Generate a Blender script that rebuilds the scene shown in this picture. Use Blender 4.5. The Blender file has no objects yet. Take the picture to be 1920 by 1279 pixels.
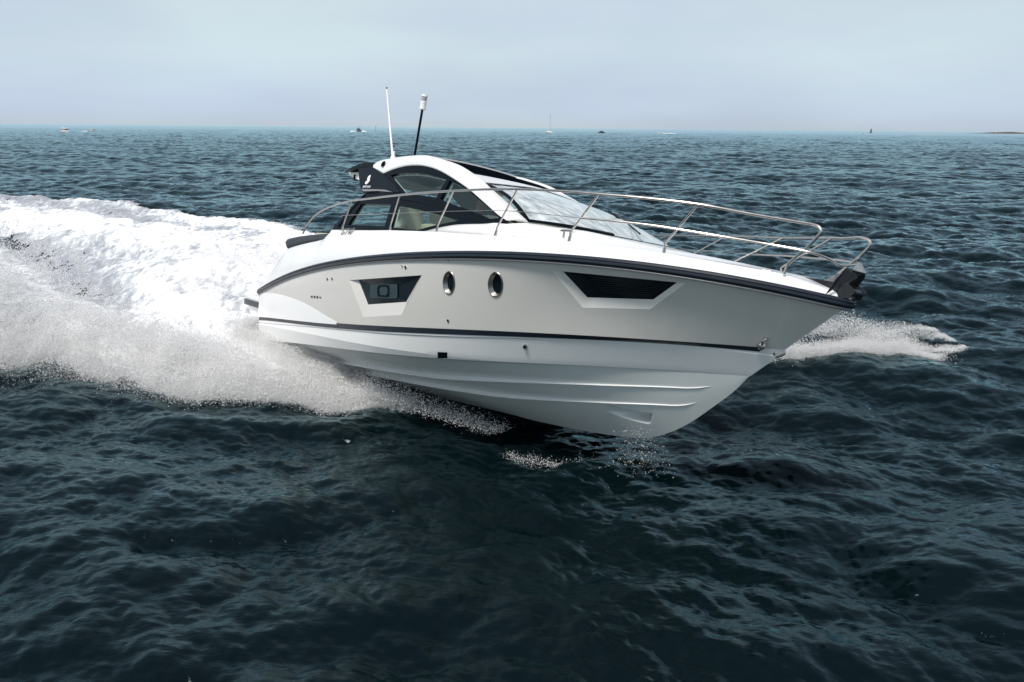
import bpy, bmesh, math, random
import numpy as np
from mathutils import Vector, Matrix, Euler
from mathutils.geometry import delaunay_2d_cdt, tessellate_polygon

SC = bpy.context.scene
COL = SC.collection
RNG = np.random.default_rng(7)
random.seed(7)

# ------------------------------------------------------------------ camera
CAM_H = 3.85
FPX = 1500.0                                    # focal length in pixels of a 1920 wide frame
PITCH = math.atan(399.5 / FPX)
ROLL = math.atan(16 / 1920.0)
_fwd = np.array([0, math.cos(PITCH), -math.sin(PITCH)])
_right = np.array([1.0, 0, 0])
_down = np.cross(_fwd, _right)
CAMR = np.array([math.cos(ROLL) * _right - math.sin(ROLL) * _down,
                 math.cos(ROLL) * _down + math.sin(ROLL) * _right, _fwd])
cam_data = bpy.data.cameras.new('camera')
cam_data.sensor_width = 36.0
cam_data.lens = FPX / 1920 * 36
cam_data.clip_start = 0.05
cam_data.clip_end = 60000
cam = bpy.data.objects.new('camera', cam_data)
COL.objects.link(cam)
_m = np.stack([CAMR[0], -CAMR[1], -CAMR[2]], 1)
cam.matrix_world = Matrix.Translation((0, 0, CAM_H)) @ Matrix(_m.tolist()).to_4x4()
SC.camera = cam

# ------------------------------------------------------------------ world and sun
SUN_EL, SUN_AZ = math.radians(61), math.radians(-140)     # azimuth from +Y towards +X
world = bpy.data.worlds.new('World')
SC.world = world
world.use_nodes = True
wn, wl = world.node_tree.nodes, world.node_tree.links
bg = wn['Background']
sky = wn.new('ShaderNodeTexSky')
sky.sky_type = 'NISHITA'
sky.sun_disc = False
sky.sun_elevation = SUN_EL
sky.sun_rotation = SUN_AZ
sky.air_density = 1.0
sky.dust_density = 2.0
sky.ozone_density = 1.5
mixs = wn.new('ShaderNodeMix'); mixs.data_type = 'RGBA'
tc = wn.new('ShaderNodeTexCoord')
mp = wn.new('ShaderNodeMapping'); mp.inputs['Scale'].default_value = (1.2, 1.2, 5.0)
nz = wn.new('ShaderNodeTexNoise'); nz.inputs['Scale'].default_value = 2.2; nz.inputs['Detail'].default_value = 5
ramp = wn.new('ShaderNodeMapRange')
ramp.inputs['From Min'].default_value = 0.3; ramp.inputs['From Max'].default_value = 0.75
ramp.inputs['To Min'].default_value = 0.80; ramp.inputs['To Max'].default_value = 0.97
wl.new(tc.outputs['Generated'], mp.inputs['Vector'])
wl.new(mp.outputs['Vector'], nz.inputs['Vector'])
wl.new(nz.outputs['Fac'], ramp.inputs['Value'])
wl.new(ramp.outputs['Result'], mixs.inputs['Factor'])
wl.new(sky.outputs['Color'], mixs.inputs['A'])
sep = wn.new('ShaderNodeSeparateXYZ'); wl.new(tc.outputs['Generated'], sep.inputs['Vector'])
cr = wn.new('ShaderNodeValToRGB')                          # thin high haze veil, brighter overhead
STOPS = [(0, (.54, .62, .68)), (.02, (.57, .67, .78)), (.08, (.60, .70, .79)), (.17, (.59, .67, .74)), (.30, (.42, .48, .56)), (.55, (.37, .42, .50)), (1, (.40, .45, .54))]
for e, (p, c) in zip([cr.color_ramp.elements[0]] + [cr.color_ramp.elements.new(q[0]) for q in STOPS[1:-1]] + [cr.color_ramp.elements[-1]], STOPS):
    e.position = p; e.color = (*c, 1)
wl.new(sep.outputs['Z'], cr.inputs['Fac'])
sc_ = wn.new('ShaderNodeMix'); sc_.data_type = 'RGBA'; sc_.blend_type = 'MULTIPLY'; sc_.inputs['Factor'].default_value = 1
wl.new(cr.outputs['Color'], sc_.inputs['A']); sc_.inputs['B'].default_value = (10, 10, 10, 1)
nz2 = wn.new('ShaderNodeTexNoise'); nz2.inputs['Scale'].default_value = 1.6; nz2.inputs['Detail'].default_value = 4
wl.new(mp.outputs['Vector'], nz2.inputs['Vector'])
cr2 = wn.new('ShaderNodeValToRGB'); cr2.color_ramp.elements[0].position = .36; cr2.color_ramp.elements[0].color = (.90, .91, .98, 1)
cr2.color_ramp.elements[1].position = .66; cr2.color_ramp.elements[1].color = (1.03, 1.06, 1.02, 1)
wl.new(nz2.outputs['Fac'], cr2.inputs['Fac'])
sc2 = wn.new('ShaderNodeMix'); sc2.data_type = 'RGBA'; sc2.blend_type = 'MULTIPLY'; sc2.inputs['Factor'].default_value = 1
wl.new(sc_.outputs['Result'], sc2.inputs['A']); wl.new(cr2.outputs['Color'], sc2.inputs['B'])
wl.new(sc2.outputs['Result'], mixs.inputs['B'])
wl.new(mixs.outputs['Result'], bg.inputs['Color'])
bg.inputs['Strength'].default_value = 0.05

sun_data = bpy.data.lights.new('sun', 'SUN')
sun_data.energy = 1.75
sun_data.angle = math.radians(14)
sun_data.color = (1.0, 0.95, 0.88)
sun = bpy.data.objects.new('sun', sun_data)
COL.objects.link(sun)
sun.location = (0, 60, 80)
_sd = Vector((math.sin(SUN_AZ) * math.cos(SUN_EL), math.cos(SUN_AZ) * math.cos(SUN_EL), math.sin(SUN_EL)))
sun.rotation_euler = _sd.to_track_quat('Z', 'Y').to_euler()

SC.view_settings.view_transform = 'Standard'
SC.view_settings.look = 'None'
SC.view_settings.exposure = 1.12
SC.view_settings.gamma = 1.0
SC.cycles.diffuse_bounces = 10
SC.cycles.max_bounces = 14
SC.cycles.transparent_max_bounces = 16

# ------------------------------------------------------------------ helpers
def tag(o, label=None, cat=None, group=None, kind=None):
    if label: o['label'] = label
    if cat: o['category'] = cat
    if group: o['group'] = group
    if kind: o['kind'] = kind
    return o

def empty(name, loc=(0, 0, 0), rot=(0, 0, 0), parent=None):
    o = bpy.data.objects.new(name, None)
    COL.objects.link(o)
    o.location = loc; o.rotation_euler = rot
    o.empty_display_size = 0.2
    if parent: o.parent = parent
    return o

def shade(me, smooth=True, angle=None):
    if smooth:
        me.polygons.foreach_set('use_smooth', np.ones(len(me.polygons), dtype=bool))
        if angle is not None:
            me.set_sharp_from_angle(angle=math.radians(angle))

def link_mesh(name, me, mat, parent=None):
    o = bpy.data.objects.new(name, me)
    COL.objects.link(o)
    if mat is not None: me.materials.append(mat)
    if parent: o.parent = parent
    return o

def pymesh(name, verts, faces, mat, parent=None, smooth=True, angle=35, fix=True):
    me = bpy.data.meshes.new(name)
    me.from_pydata([tuple(float(c) for c in v) for v in verts], [], [tuple(int(i) for i in f) for f in faces])
    if fix:
        bm = bmesh.new(); bm.from_mesh(me)
        bmesh.ops.remove_doubles(bm, verts=bm.verts, dist=1e-5)
        bmesh.ops.recalc_face_normals(bm, faces=bm.faces)
        bm.to_mesh(me); bm.free()
    me.update()
    shade(me, smooth, angle)
    return link_mesh(name, me, mat, parent)

class MB:
    """collects shapes into one mesh"""
    def __init__(s): s.v = []; s.f = []
    def add(s, verts, faces):
        n = len(s.v)
        s.v += [tuple(float(c) for c in p) for p in verts]
        s.f += [tuple(int(i) + n for i in f) for f in faces]
        return s
    def grid(s, P, close_u=False, close_v=False):
        P = np.asarray(P, float); nu, nv = P.shape[:2]
        F = []
        for i in range(nu if close_u else nu - 1):
            for j in range(nv if close_v else nv - 1):
                i2, j2 = (i + 1) % nu, (j + 1) % nv
                F.append((i * nv + j, i2 * nv + j, i2 * nv + j2, i * nv + j2))
        return s.add(P.reshape(-1, 3), F)
    def tube(s, pts, r, n=10, caps=True, r2=None):
        pts = np.asarray(pts, float)
        R = np.broadcast_to(np.asarray(r, float), (len(pts),))
        T = np.gradient(pts, axis=0); T /= np.linalg.norm(T, axis=1)[:, None] + 1e-12
        up = np.array([0, 0, 1.0])
        if abs(T[0] @ up) > 0.9: up = np.array([1.0, 0, 0])
        a = np.cross(T[0], up); a /= np.linalg.norm(a)
        rings = []
        for i in range(len(pts)):
            a = a - T[i] * (a @ T[i]); a /= np.linalg.norm(a) + 1e-12
            b = np.cross(T[i], a)
            th = np.linspace(0, 2 * math.pi, n, endpoint=False)
            rings.append(pts[i] + R[i] * (np.cos(th)[:, None] * a + np.sin(th)[:, None] * b))
        base = len(s.v)
        s.grid(np.array(rings), close_v=True)
        if caps:
            s.f.append(tuple(base + i for i in range(n)))
            s.f.append(tuple(base + (len(pts) - 1) * n + i for i in reversed(range(n))))
        return s
    def box(s, c, d, R=None, bev=0.0):
        c = np.array(c, float); h = np.array(d, float) / 2
        bm = bmesh.new()
        bmesh.ops.create_cube(bm, size=1)
        for v in bm.verts: v.co = Vector((v.co.x * 2 * h[0], v.co.y * 2 * h[1], v.co.z * 2 * h[2]))
        if bev: bmesh.ops.bevel(bm, geom=list(bm.edges), offset=bev, segments=3, affect='EDGES', profile=0.5)
        bm.verts.ensure_lookup_table()
        V = np.array([v.co[:] for v in bm.verts]); F = [[v.index for v in f.verts] for f in bm.faces]
        bm.free()
        if R is not None: V = V @ np.asarray(R).T
        return s.add(V + c, F)
    def lathe(s, prof, c=(0, 0, 0), n=20, R=None):
        th = np.linspace(0, 2 * math.pi, n, endpoint=False)
        P = np.array([[(r * math.cos(t), r * math.sin(t), z) for t in th] for r, z in prof])
        if R is not None: P = P @ np.asarray(R).T
        return s.grid(P + np.array(c, float), close_v=True)
    def build(s, name, mat, parent=None, smooth=True, angle=35):
        return pymesh(name, s.v, s.f, mat, parent, smooth, angle)

def catmull(pts, n=8, closed=False):
    P = np.asarray(pts, float); out = []; N = len(P)
    rng = range(N if closed else N - 1)
    for i in rng:
        if closed: p0, p1, p2, p3 = P[(i - 1) % N], P[i], P[(i + 1) % N], P[(i + 2) % N]
        else:
            p1, p2 = P[i], P[i + 1]
            p0 = P[i - 1] if i > 0 else 2 * p1 - p2
            p3 = P[i + 2] if i + 2 < N else 2 * p2 - p1
        for t in np.arange(n) / n:
            out.append(0.5 * (2 * p1 + (p2 - p0) * t + (2 * p0 - 5 * p1 + 4 * p2 - p3) * t * t + (3 * p1 - p0 - 3 * p2 + p3) * t ** 3))
    if not closed: out.append(P[-1])
    return np.array(out)

def dens(pts, n=6, closed=True):
    P = np.asarray(pts, float); out = []
    N = len(P)
    for i in range(N if closed else N - 1):
        for t in np.arange(n) / n: out.append(P[i] * (1 - t) + P[(i + 1) % N] * t)
    if not closed: out.append(P[-1])
    return np.array(out)

def resample(P, n):
    P = np.asarray(P, float)
    d = np.concatenate([[0], np.cumsum(np.linalg.norm(np.diff(P, axis=0), axis=1))])
    q = np.linspace(0, d[-1], n)
    return np.stack([np.interp(q, d, P[:, k]) for k in range(P.shape[1])], 1)

def cdt(outer, holes=(), extra=None):
    """triangulate a 2D outline with holes; returns verts (n,2), faces"""
    V, E = [], []
    for loop in [outer] + list(holes):
        n0 = len(V); L = len(loop)
        V += [tuple(map(float, p)) for p in loop]
        E += [(n0 + i, n0 + (i + 1) % L) for i in range(L)]
    if extra is not None: V += [tuple(map(float, p)) for p in extra]
    r = delaunay_2d_cdt([Vector(v) for v in V], E, [], 1, 1e-6)
    P = np.array([v[:] for v in r[0]]); F = [tuple(f) for f in r[2]]
    C = np.array([P[list(f)].mean(0) for f in F]); bad = np.zeros(len(F), bool)
    for h in holes: bad |= inpoly(C, np.asarray(h, float))
    return P, [f for f, b in zip(F, bad) if not b]

def inpoly(p, poly):
    x, y = p[:, 0], p[:, 1]; r = np.zeros(len(p), bool)
    for a, b in zip(poly, np.roll(poly, -1, 0)):
        c = ((a[1] > y) != (b[1] > y)) & (x < (b[0] - a[0]) * (y - a[1]) / (b[1] - a[1] + 1e-15) + a[0])
        r ^= c
    return r

# ------------------------------------------------------------------ materials
def nmat(name, base=(.8, .8, .8), rough=.4, metal=0.0, spec=.5, coat=0.0, vary=0.0, vscale=4.0, bump=0.0, bscale=40.0, sheen=0.0):
    m = bpy.data.materials.new(name); m.use_nodes = True
    n, l = m.node_tree.nodes, m.node_tree.links
    b = n['Principled BSDF']
    b.inputs['Base Color'].default_value = (*base, 1)
    b.inputs['Roughness'].default_value = rough
    b.inputs['Metallic'].default_value = metal
    b.inputs['Specular IOR Level'].default_value = spec
    b.inputs['Coat Weight'].default_value = coat
    b.inputs['Coat Roughness'].default_value = 0.05
    t = n.new('ShaderNodeTexCoord')
    if vary:
        z = n.new('ShaderNodeTexNoise'); z.inputs['Scale'].default_value = vscale; z.inputs['Detail'].default_value = 6
        mr = n.new('ShaderNodeMapRange'); mr.inputs['To Min'].default_value = 1 - vary; mr.inputs['To Max'].default_value = 1 + vary * .5
        mx = n.new('ShaderNodeMix'); mx.data_type = 'RGBA'; mx.blend_type = 'MULTIPLY'; mx.inputs['Factor'].default_value = 1
        mx.inputs['A'].default_value = (*base, 1)
        l.new(t.outputs['Object'], z.inputs['Vector']); l.new(z.outputs['Fac'], mr.inputs['Value'])
        l.new(mr.outputs['Result'], mx.inputs['B']); l.new(mx.outputs['Result'], b.inputs['Base Color'])
        mr2 = n.new('ShaderNodeMapRange'); mr2.inputs['To Min'].default_value = rough * .75; mr2.inputs['To Max'].default_value = min(1, rough * 1.35)
        l.new(z.outputs['Fac'], mr2.inputs['Value']); l.new(mr2.outputs['Result'], b.inputs['Roughness'])
    if bump:
        z2 = n.new('ShaderNodeTexNoise'); z2.inputs['Scale'].default_value = bscale; z2.inputs['Detail'].default_value = 4
        bp = n.new('ShaderNodeBump'); bp.inputs['Strength'].default_value = bump; bp.inputs['Distance'].default_value = .01
        l.new(t.outputs['Object'], z2.inputs['Vector']); l.new(z2.outputs['Fac'], bp.inputs['Height']); l.new(bp.outputs['Normal'], b.inputs['Normal'])
    return m

GEL = nmat('white_gelcoat', (.80, .80, .79), .22, coat=.4, vary=.03, vscale=1.5)
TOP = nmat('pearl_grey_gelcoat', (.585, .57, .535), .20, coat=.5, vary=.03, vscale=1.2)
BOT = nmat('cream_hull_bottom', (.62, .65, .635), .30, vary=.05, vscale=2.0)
NAVY = nmat('navy_rubber', (.012, .018, .028), .35, vary=.1)
BLACK = nmat('black_gloss_panel', (.003, .006, .009), .25, spec=.04, vary=.1)
FIN = nmat('charcoal_gelcoat', (.006, .010, .014), .4, spec=.08, vary=.1)
STEEL = nmat('polished_stainless', (.56, .53, .50), .32, metal=1, vary=.05, vscale=9)
DKSTEEL = nmat('weathered_galvanised', (.022, .026, .03), .55, metal=.35, vary=.25, vscale=14, bump=.2)
CREAM = nmat('cream_upholstery', (.62, .56, .44), .6, vary=.08, bump=.15, bscale=90)
CUSH = nmat('charcoal_cushion', (.022, .028, .035), .65, vary=.15, bump=.25, bscale=120)
DARKINT = nmat('dark_interior', (.02, .022, .025), .7, vary=.15)
TEAK = nmat('teak_deck', (.24, .15, .085), .6, vary=.2, vscale=9)
WHITEP = nmat('white_paint', (.8, .8, .8), .35, vary=.04)
GREYSIL = nmat('grey_trim', (.20, .20, .21), .4, vary=.08)
PORTGL = nmat('dark_port_glass', (.006, .010, .014), .12, spec=.3, vary=.1)
SLAT = nmat('dark_blind', (.004, .007, .009), .6, vary=.1)
RING = nmat('brushed_port_ring', (.34, .33, .32), .38, metal=1, vary=.08)
BLIND = nmat('teal_blind', (.014, .036, .044), .5, vary=.1)
RED = nmat('red_marker', (.35, .03, .03), .4, vary=.05)
LENS = nmat('smoky_lens', (.35, .33, .32), .15, vary=.1)

def glassmat(name, tint, refl=0.1, rough=.02, edge=.6):
    m = bpy.data.materials.new(name); m.use_nodes = True
    n, l = m.node_tree.nodes, m.node_tree.links
    n.remove(n['Principled BSDF'])
    out = n['Material Output']
    tr = n.new('ShaderNodeBsdfTransparent'); tr.inputs['Color'].default_value = (*tint, 1)
    gl = n.new('ShaderNodeBsdfGlossy'); gl.inputs['Roughness'].default_value = rough; gl.inputs['Color'].default_value = (.72, .88, .85, 1)
    lw = n.new('ShaderNodeLayerWeight'); lw.inputs['Blend'].default_value = .35
    mr = n.new('ShaderNodeMapRange'); mr.inputs['To Min'].default_value = refl; mr.inputs['To Max'].default_value = edge
    t = n.new('ShaderNodeTexCoord'); z = n.new('ShaderNodeTexNoise'); z.inputs['Scale'].default_value = 3
    bp = n.new('ShaderNodeBump'); bp.inputs['Strength'].default_value = .04
    l.new(t.outputs['Object'], z.inputs['Vector']); l.new(z.outputs['Fac'], bp.inputs['Height']); l.new(bp.outputs['Normal'], gl.inputs['Normal'])
    mx = n.new('ShaderNodeMixShader')
    l.new(lw.outputs['Fresnel'], mr.inputs['Value']); l.new(mr.outputs['Result'], mx.inputs['Fac'])
    l.new(tr.outputs['BSDF'], mx.inputs[1]); l.new(gl.outputs['BSDF'], mx.inputs[2])
    l.new(mx.outputs['Shader'], out.inputs['Surface'])
    return m
SIDEGL = glassmat('green_tinted_glass', (.84, .98, .94), .06, edge=.4)
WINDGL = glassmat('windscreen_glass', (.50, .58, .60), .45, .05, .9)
def reflection_film(m):
    # pale streaky film over the glass, painted in for a bright sky reflection
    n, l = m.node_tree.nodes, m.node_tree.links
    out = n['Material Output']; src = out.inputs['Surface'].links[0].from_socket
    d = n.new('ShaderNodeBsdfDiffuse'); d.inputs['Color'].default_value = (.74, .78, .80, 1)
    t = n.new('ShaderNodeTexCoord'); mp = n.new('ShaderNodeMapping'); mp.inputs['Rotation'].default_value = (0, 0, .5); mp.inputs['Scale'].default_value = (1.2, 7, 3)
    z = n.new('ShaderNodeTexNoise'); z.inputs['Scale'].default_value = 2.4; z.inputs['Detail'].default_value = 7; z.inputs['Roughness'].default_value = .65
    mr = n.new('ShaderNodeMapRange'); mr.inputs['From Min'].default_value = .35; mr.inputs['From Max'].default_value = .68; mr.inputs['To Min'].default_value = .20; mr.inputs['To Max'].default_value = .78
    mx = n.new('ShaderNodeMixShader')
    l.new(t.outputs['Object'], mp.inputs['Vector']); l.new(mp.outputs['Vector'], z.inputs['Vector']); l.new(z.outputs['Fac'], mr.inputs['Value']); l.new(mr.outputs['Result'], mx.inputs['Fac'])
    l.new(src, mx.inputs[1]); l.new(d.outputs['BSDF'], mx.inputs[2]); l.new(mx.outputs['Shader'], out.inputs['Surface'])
reflection_film(WINDGL)
LINER = nmat('pale_headliner', (.78, .82, .77), .8, vary=.06)

# ------------------------------------------------------------------ wave fields (numpy)
class Tile:
    def __init__(s, N, L, lmin, lmax, wind, slope, spread=.2, power=2.0, rot=0.0, chop=.9):
        k1 = np.fft.fftfreq(N, L / N) * 2 * math.pi
        kx, ky = np.meshgrid(k1, k1, indexing='ij'); k = np.hypot(kx, ky); k[0, 0] = 1
        lam = 2 * math.pi / k
        amp = k ** -power * ((lam >= lmin) & (lam <= lmax))
        ang = np.arctan2(ky, kx) - (wind - rot)
        amp *= np.sqrt(np.cos(ang) ** 4 + spread)
        ph = RNG.normal(size=(N, N)) + 1j * RNG.normal(size=(N, N))
        H = amp * ph
        h = np.fft.ifft2(H).real
        sx = np.fft.ifft2(1j * kx * H).real; sy = np.fft.ifft2(1j * ky * H).real
        c = slope / math.sqrt((sx ** 2 + sy ** 2).mean()) if slope else 1 / h.std()
        s.h = (h * c).astype(np.float32)
        s.dx = (np.fft.ifft2(-1j * kx / k * H).real * c * chop).astype(np.float32)
        s.dy = (np.fft.ifft2(-1j * ky / k * H).real * c * chop).astype(np.float32)
        s.N, s.L, s.rot = N, L, rot
    def idx(s, x, y):
        c, q = math.cos(s.rot), math.sin(s.rot)
        u = (c * x + q * y) / s.L * s.N; v = (-q * x + c * y) / s.L * s.N
        i = np.floor(u).astype(np.int64); j = np.floor(v).astype(np.int64)
        return i % s.N, j % s.N, (u - i).astype(np.float32), (v - j).astype(np.float32)
    def samp(s, A, ix):
        i, j, a, b = ix; i2 = (i + 1) % s.N; j2 = (j + 1) % s.N
        return (A[i, j] * (1 - a) + A[i2, j] * a) * (1 - b) + (A[i, j2] * (1 - a) + A[i2, j2] * a) * b
    def get(s, x, y):
        ix = s.idx(x, y)
        h = s.samp(s.h, ix); dx = s.samp(s.dx, ix); dy = s.samp(s.dy, ix)
        c, q = math.cos(s.rot), math.sin(s.rot)
        return h, c * dx - q * dy, q * dx + c * dy
    def hh(s, x, y): return s.samp(s.h, s.idx(x, y))

WIND = math.radians(72)
TA = Tile(512, 97.0, 3.6, 30, WIND, .055, .12, rot=.3)
TB = Tile(512, 29.0, .75, 3.6, WIND + .15, .19, .25, rot=-.4, chop=.75)
TC = Tile(512, 7.7, .07, .75, WIND - .2, .25, .45, rot=.9, chop=.5)
TG = Tile(256, 140.0, 9, 60, 0, 0, 1.0, power=1.5)       # gust patches (unit variance)
TN1 = Tile(256, 13.0, .5, 6, 0, 0, 1.0, power=1.6)        # foam noise
TN2 = Tile(512, 5.1, .04, .6, 0, 0, 1.0, power=1.2, rot=.5)

def smooth(a, b, x):
    t = np.clip((x - a) / (b - a), 0, 1); return t * t * (3 - 2 * t)

def waves(x, y, r):
    """height and horizontal chop of the open sea"""
    h = np.zeros_like(x); dx = np.zeros_like(x); dy = np.zeros_like(x)
    x, y = x + 70.0, y + 49.0
    g = 1 + .10 * np.clip(TG.hh(x, y), -2, 2)
    for T, r0, r1, w in ((TA, 1500, 4000, 1.0), (TB, 350, 900, None), (TC, 45, 110, None)):
        a, b, c = T.get(x, y)
        f = (1 - smooth(r0, r1, r)) * (g if w is None else w)
        h += a * f; dx += b * f; dy += c * f
    return h, dx, dy

# yacht frame on the water: forward / starboard distances from the transom
TH, TRIM, HEEL = map(math.radians, (53.7124, 4.871, 12.189))
YPOS = np.array([-3.593, 15.671, -4.6555 + CAM_H])
WTH = math.radians(51.2)                                  # course made good: the wake lies along it
WX, WY = -3.645, 15.971
HX, HY = math.cos(WTH), -math.sin(WTH)
def fs(x, y):
    rx, ry = x - WX, y - WY
    return rx * HX + ry * HY, -rx * math.sin(WTH) - ry * math.cos(WTH)
def unfs(f, s):
    return WX + f * HX - s * math.sin(WTH), WY + f * HY - s * math.cos(WTH)

def edge_stb(f):      # outer edge of the starboard spray sheet
    return np.interp(-f, [-5.2, -4.5, -3.5, -2, .75, 6, 14, 30, 60], [.9, 1.25, 2.2, 3.7, 5.4, 7.4, 10.2, 16, 26])
def wake_centre(a): return .0075 * np.clip(a - 8, 0, None) ** 2
def edge_port(f):
    a = -f
    return wake_centre(a) - np.interp(a, [-5.5, -4.0, 0, 18, 26, 60], [1.2, 2.4, 4.0, 6.4, 6.0, 5.2])

def wake_height(x, y):
    f, s = fs(x, y); a = -f
    c = wake_centre(a)
    on = smooth(-1.0, 3.0, a)
    h = .42 * np.exp(-((s - c) / 1.6) ** 2) * smooth(1.5, 6, a) * np.exp(-a / 45)
    h += -.30 * np.exp(-((s - c - 2.9) / 1.2) ** 2) * smooth(2, 6, a) * np.exp(-a / 35)
    h += .10 * np.exp(-((s - edge_port(f) - 1.3) / 1.2) ** 2) * on
    es = edge_stb(f)
    h += np.interp(a, [-5, -2, 0, 3, 8, 30], [.02, .12, .24, .60, .75, .3]) * np.exp(-((s - es * .74) / (.17 * es + .25)) ** 2) * smooth(-5, -1, a)
    h += -.35 * np.exp(-(s / 1.5) ** 2) * smooth(-.5, .3, a) * (1 - smooth(1, 3.5, a))
    return h

def foam_mask(x, y):
    f, s = fs(x, y); a = -f
    es, ep = edge_stb(f), edge_port(f)
    m = smooth(0, .8, es - s) * smooth(0, .9, s - ep) * smooth(-4.2, -2.8, a)
    hull = (f > .2) & (np.abs(s) < 1.2)
    m = np.where(hull, 0, m)
    c = wake_centre(a)
    tr = np.exp(-((s - c - 2.9) / .85) ** 2) * smooth(3.5, 6.5, a)
    m = m * (1 - .70 * tr)
    tr2 = np.exp(-((s - c + 3.6) / .8) ** 2) * smooth(11, 16, a)
    m = m * (1 - .35 * tr2)
    m *= 1 - .30 * smooth(18, 40, a)
    return m

# ------------------------------------------------------------------ the sea
def water_material():
    m = bpy.data.materials.new('sea_water'); m.use_nodes = True
    n, l = m.node_tree.nodes, m.node_tree.links
    n.remove(n['Principled BSDF'])
    body = n.new('ShaderNodeBsdfDiffuse'); body.inputs['Color'].default_value = (.0002, .0030, .0039, 1)    # upwelling teal
    refl = n.new('ShaderNodeBsdfGlossy'); refl.inputs['Color'].default_value = (.68, .91, .96, 1)
    fr = n.new('ShaderNodeFresnel'); fr.inputs['IOR'].default_value = 1.285
    ra = n.new('ShaderNodeAttribute'); ra.attribute_name = 'chop'; l.new(ra.outputs['Fac'], refl.inputs['Roughness'])
    mxw = n.new('ShaderNodeMixShader'); l.new(fr.outputs['Fac'], mxw.inputs['Fac']); l.new(body.outputs['BSDF'], mxw.inputs[1]); l.new(refl.outputs['BSDF'], mxw.inputs[2])
    l.new(mxw.outputs['Shader'], n['Material Output'].inputs['Surface'])
    t = n.new('ShaderNodeTexCoord')
    z = n.new('ShaderNodeTexNoise'); z.inputs['Scale'].default_value = 7; z.inputs['Detail'].default_value = 5
    z.inputs['Roughness'].default_value = .6
    z2 = n.new('ShaderNodeTexNoise'); z2.inputs['Scale'].default_value = .9; z2.inputs['Detail'].default_value = 4
    mp = n.new('ShaderNodeMapping'); mp.inputs['Scale'].default_value = (.7, 1.5, 1)
    l.new(t.outputs['Object'], mp.inputs['Vector'])
    l.new(mp.outputs['Vector'], z.inputs['Vector']); l.new(mp.outputs['Vector'], z2.inputs['Vector'])
    b1 = n.new('ShaderNodeBump'); b1.inputs['Strength'].default_value = .35; b1.inputs['Distance'].default_value = .038
    b2 = n.new('ShaderNodeBump'); b2.inputs['Strength'].default_value = .3; b2.inputs['Distance'].default_value = .25
    l.new(z.outputs['Fac'], b1.inputs['Height']); l.new(z2.outputs['Fac'], b2.inputs['Height'])
    l.new(b2.outputs['Normal'], b1.inputs['Normal']); 
    for sh in (body, refl, fr): l.new(b1.outputs['Normal'], sh.inputs['Normal'])
    return m

def grid_mesh(name, P, keep=None):
    """P (nu,nv,3) -> mesh through foreach_set; keep: bool per quad"""
    nu, nv = P.shape[:2]
    i = np.arange(nu * nv).reshape(nu, nv)
    q = np.stack([i[:-1, :-1], i[:-1, 1:], i[1:, 1:], i[1:, :-1]], -1).reshape(-1, 4)
    V = P.reshape(-1, 3)
    if keep is not None:
        q = q[keep.reshape(-1)]
        used = np.unique(q); remap = np.full(len(V), -1); remap[used] = np.arange(len(used))
        q = remap[q]; V = V[used]
    me = bpy.data.meshes.new(name)
    me.vertices.add(len(V)); me.vertices.foreach_set('co', V.astype(np.float32).ravel())
    me.loops.add(q.size); me.loops.foreach_set('vertex_index', q.astype(np.int32).ravel())
    me.polygons.add(len(q)); me.polygons.foreach_set('loop_start', np.arange(0, q.size, 4, dtype=np.int32))
    me.update(calc_edges=True)
    shade(me)
    return me

def radial(r0, r1, base, k):
    r = [r0]
    while r[-1] < r1: r.append(r[-1] + max(base, k * r[-1]))
    return np.array(r)

rr = np.concatenate([np.linspace(.05, 3.2, 14), radial(3.25, 900, .03, .0033), radial(905, 45000, 10, .03)])
az = np.concatenate([np.linspace(-math.pi, -.80, 60, endpoint=False), np.linspace(-.80, .80, 1150), np.linspace(.80, math.pi, 60)[1:]])
RR, AZ = np.meshgrid(rr, az, indexing='ij')
X, Y = RR * np.sin(AZ), RR * np.cos(AZ)
H, DX, DY = waves(X, Y, RR)
sub = RR < 120
fo = np.zeros_like(X); fo[sub] = foam_mask(X[sub], Y[sub])
H[sub] += wake_height(X[sub], Y[sub]) - .05 * fo[sub]
sea = link_mesh('sea', grid_mesh('sea', np.stack([X + DX, Y + DY, H], -1)), water_material())
at = sea.data.attributes.new('chop', 'FLOAT', 'POINT')     # roughness of the unresolved ripples out at sea
at.data.foreach_set('value', np.interp(RR, [0, 25, 120, 400, 900, 3000], [.035, .05, .12, .24, .36, .40]).astype(np.float32).ravel())
tag(sea, 'dark teal choppy sea reaching to the horizon', 'sea', kind='structure')
del H, DX, DY, fo, X, Y, RR, AZ

# ------------------------------------------------------------------ motor yacht (boat frame: x forward, y port, z up)
BR = np.array(Euler((-HEEL, -TRIM, -TH), 'XYZ').to_matrix())
CAMB = BR.T @ (np.array([0, 0, CAM_H]) - YPOS)
def bray(u, v):
    d = CAMR.T @ np.array([(u - 960) / FPX, (v - 639.5) / FPX, 1.0])
    return BR.T @ d
def at_y(u, v, y):
    d = bray(u, v); return CAMB + d * (y - CAMB[1]) / d[1]
def pxs(P):
    q = (np.asarray(P) @ BR.T + YPOS - np.array([0, 0, CAM_H])) @ CAMR.T
    return np.stack([960 + FPX * q[..., 0] / q[..., 2], 639.5 + FPX * q[..., 1] / q[..., 2]], -1)

yacht = empty('motor_yacht', tuple(YPOS), (-HEEL, -TRIM, -TH))
tag(yacht, 'large white sports motor yacht heeling at speed with grey hull sides and hardtop', 'motor yacht')

def both(fn):
    """run a part builder for the starboard side and again mirrored for the port side"""
    for s in (1, -1): fn(np.array([1.0, s, 1.0]))

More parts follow.
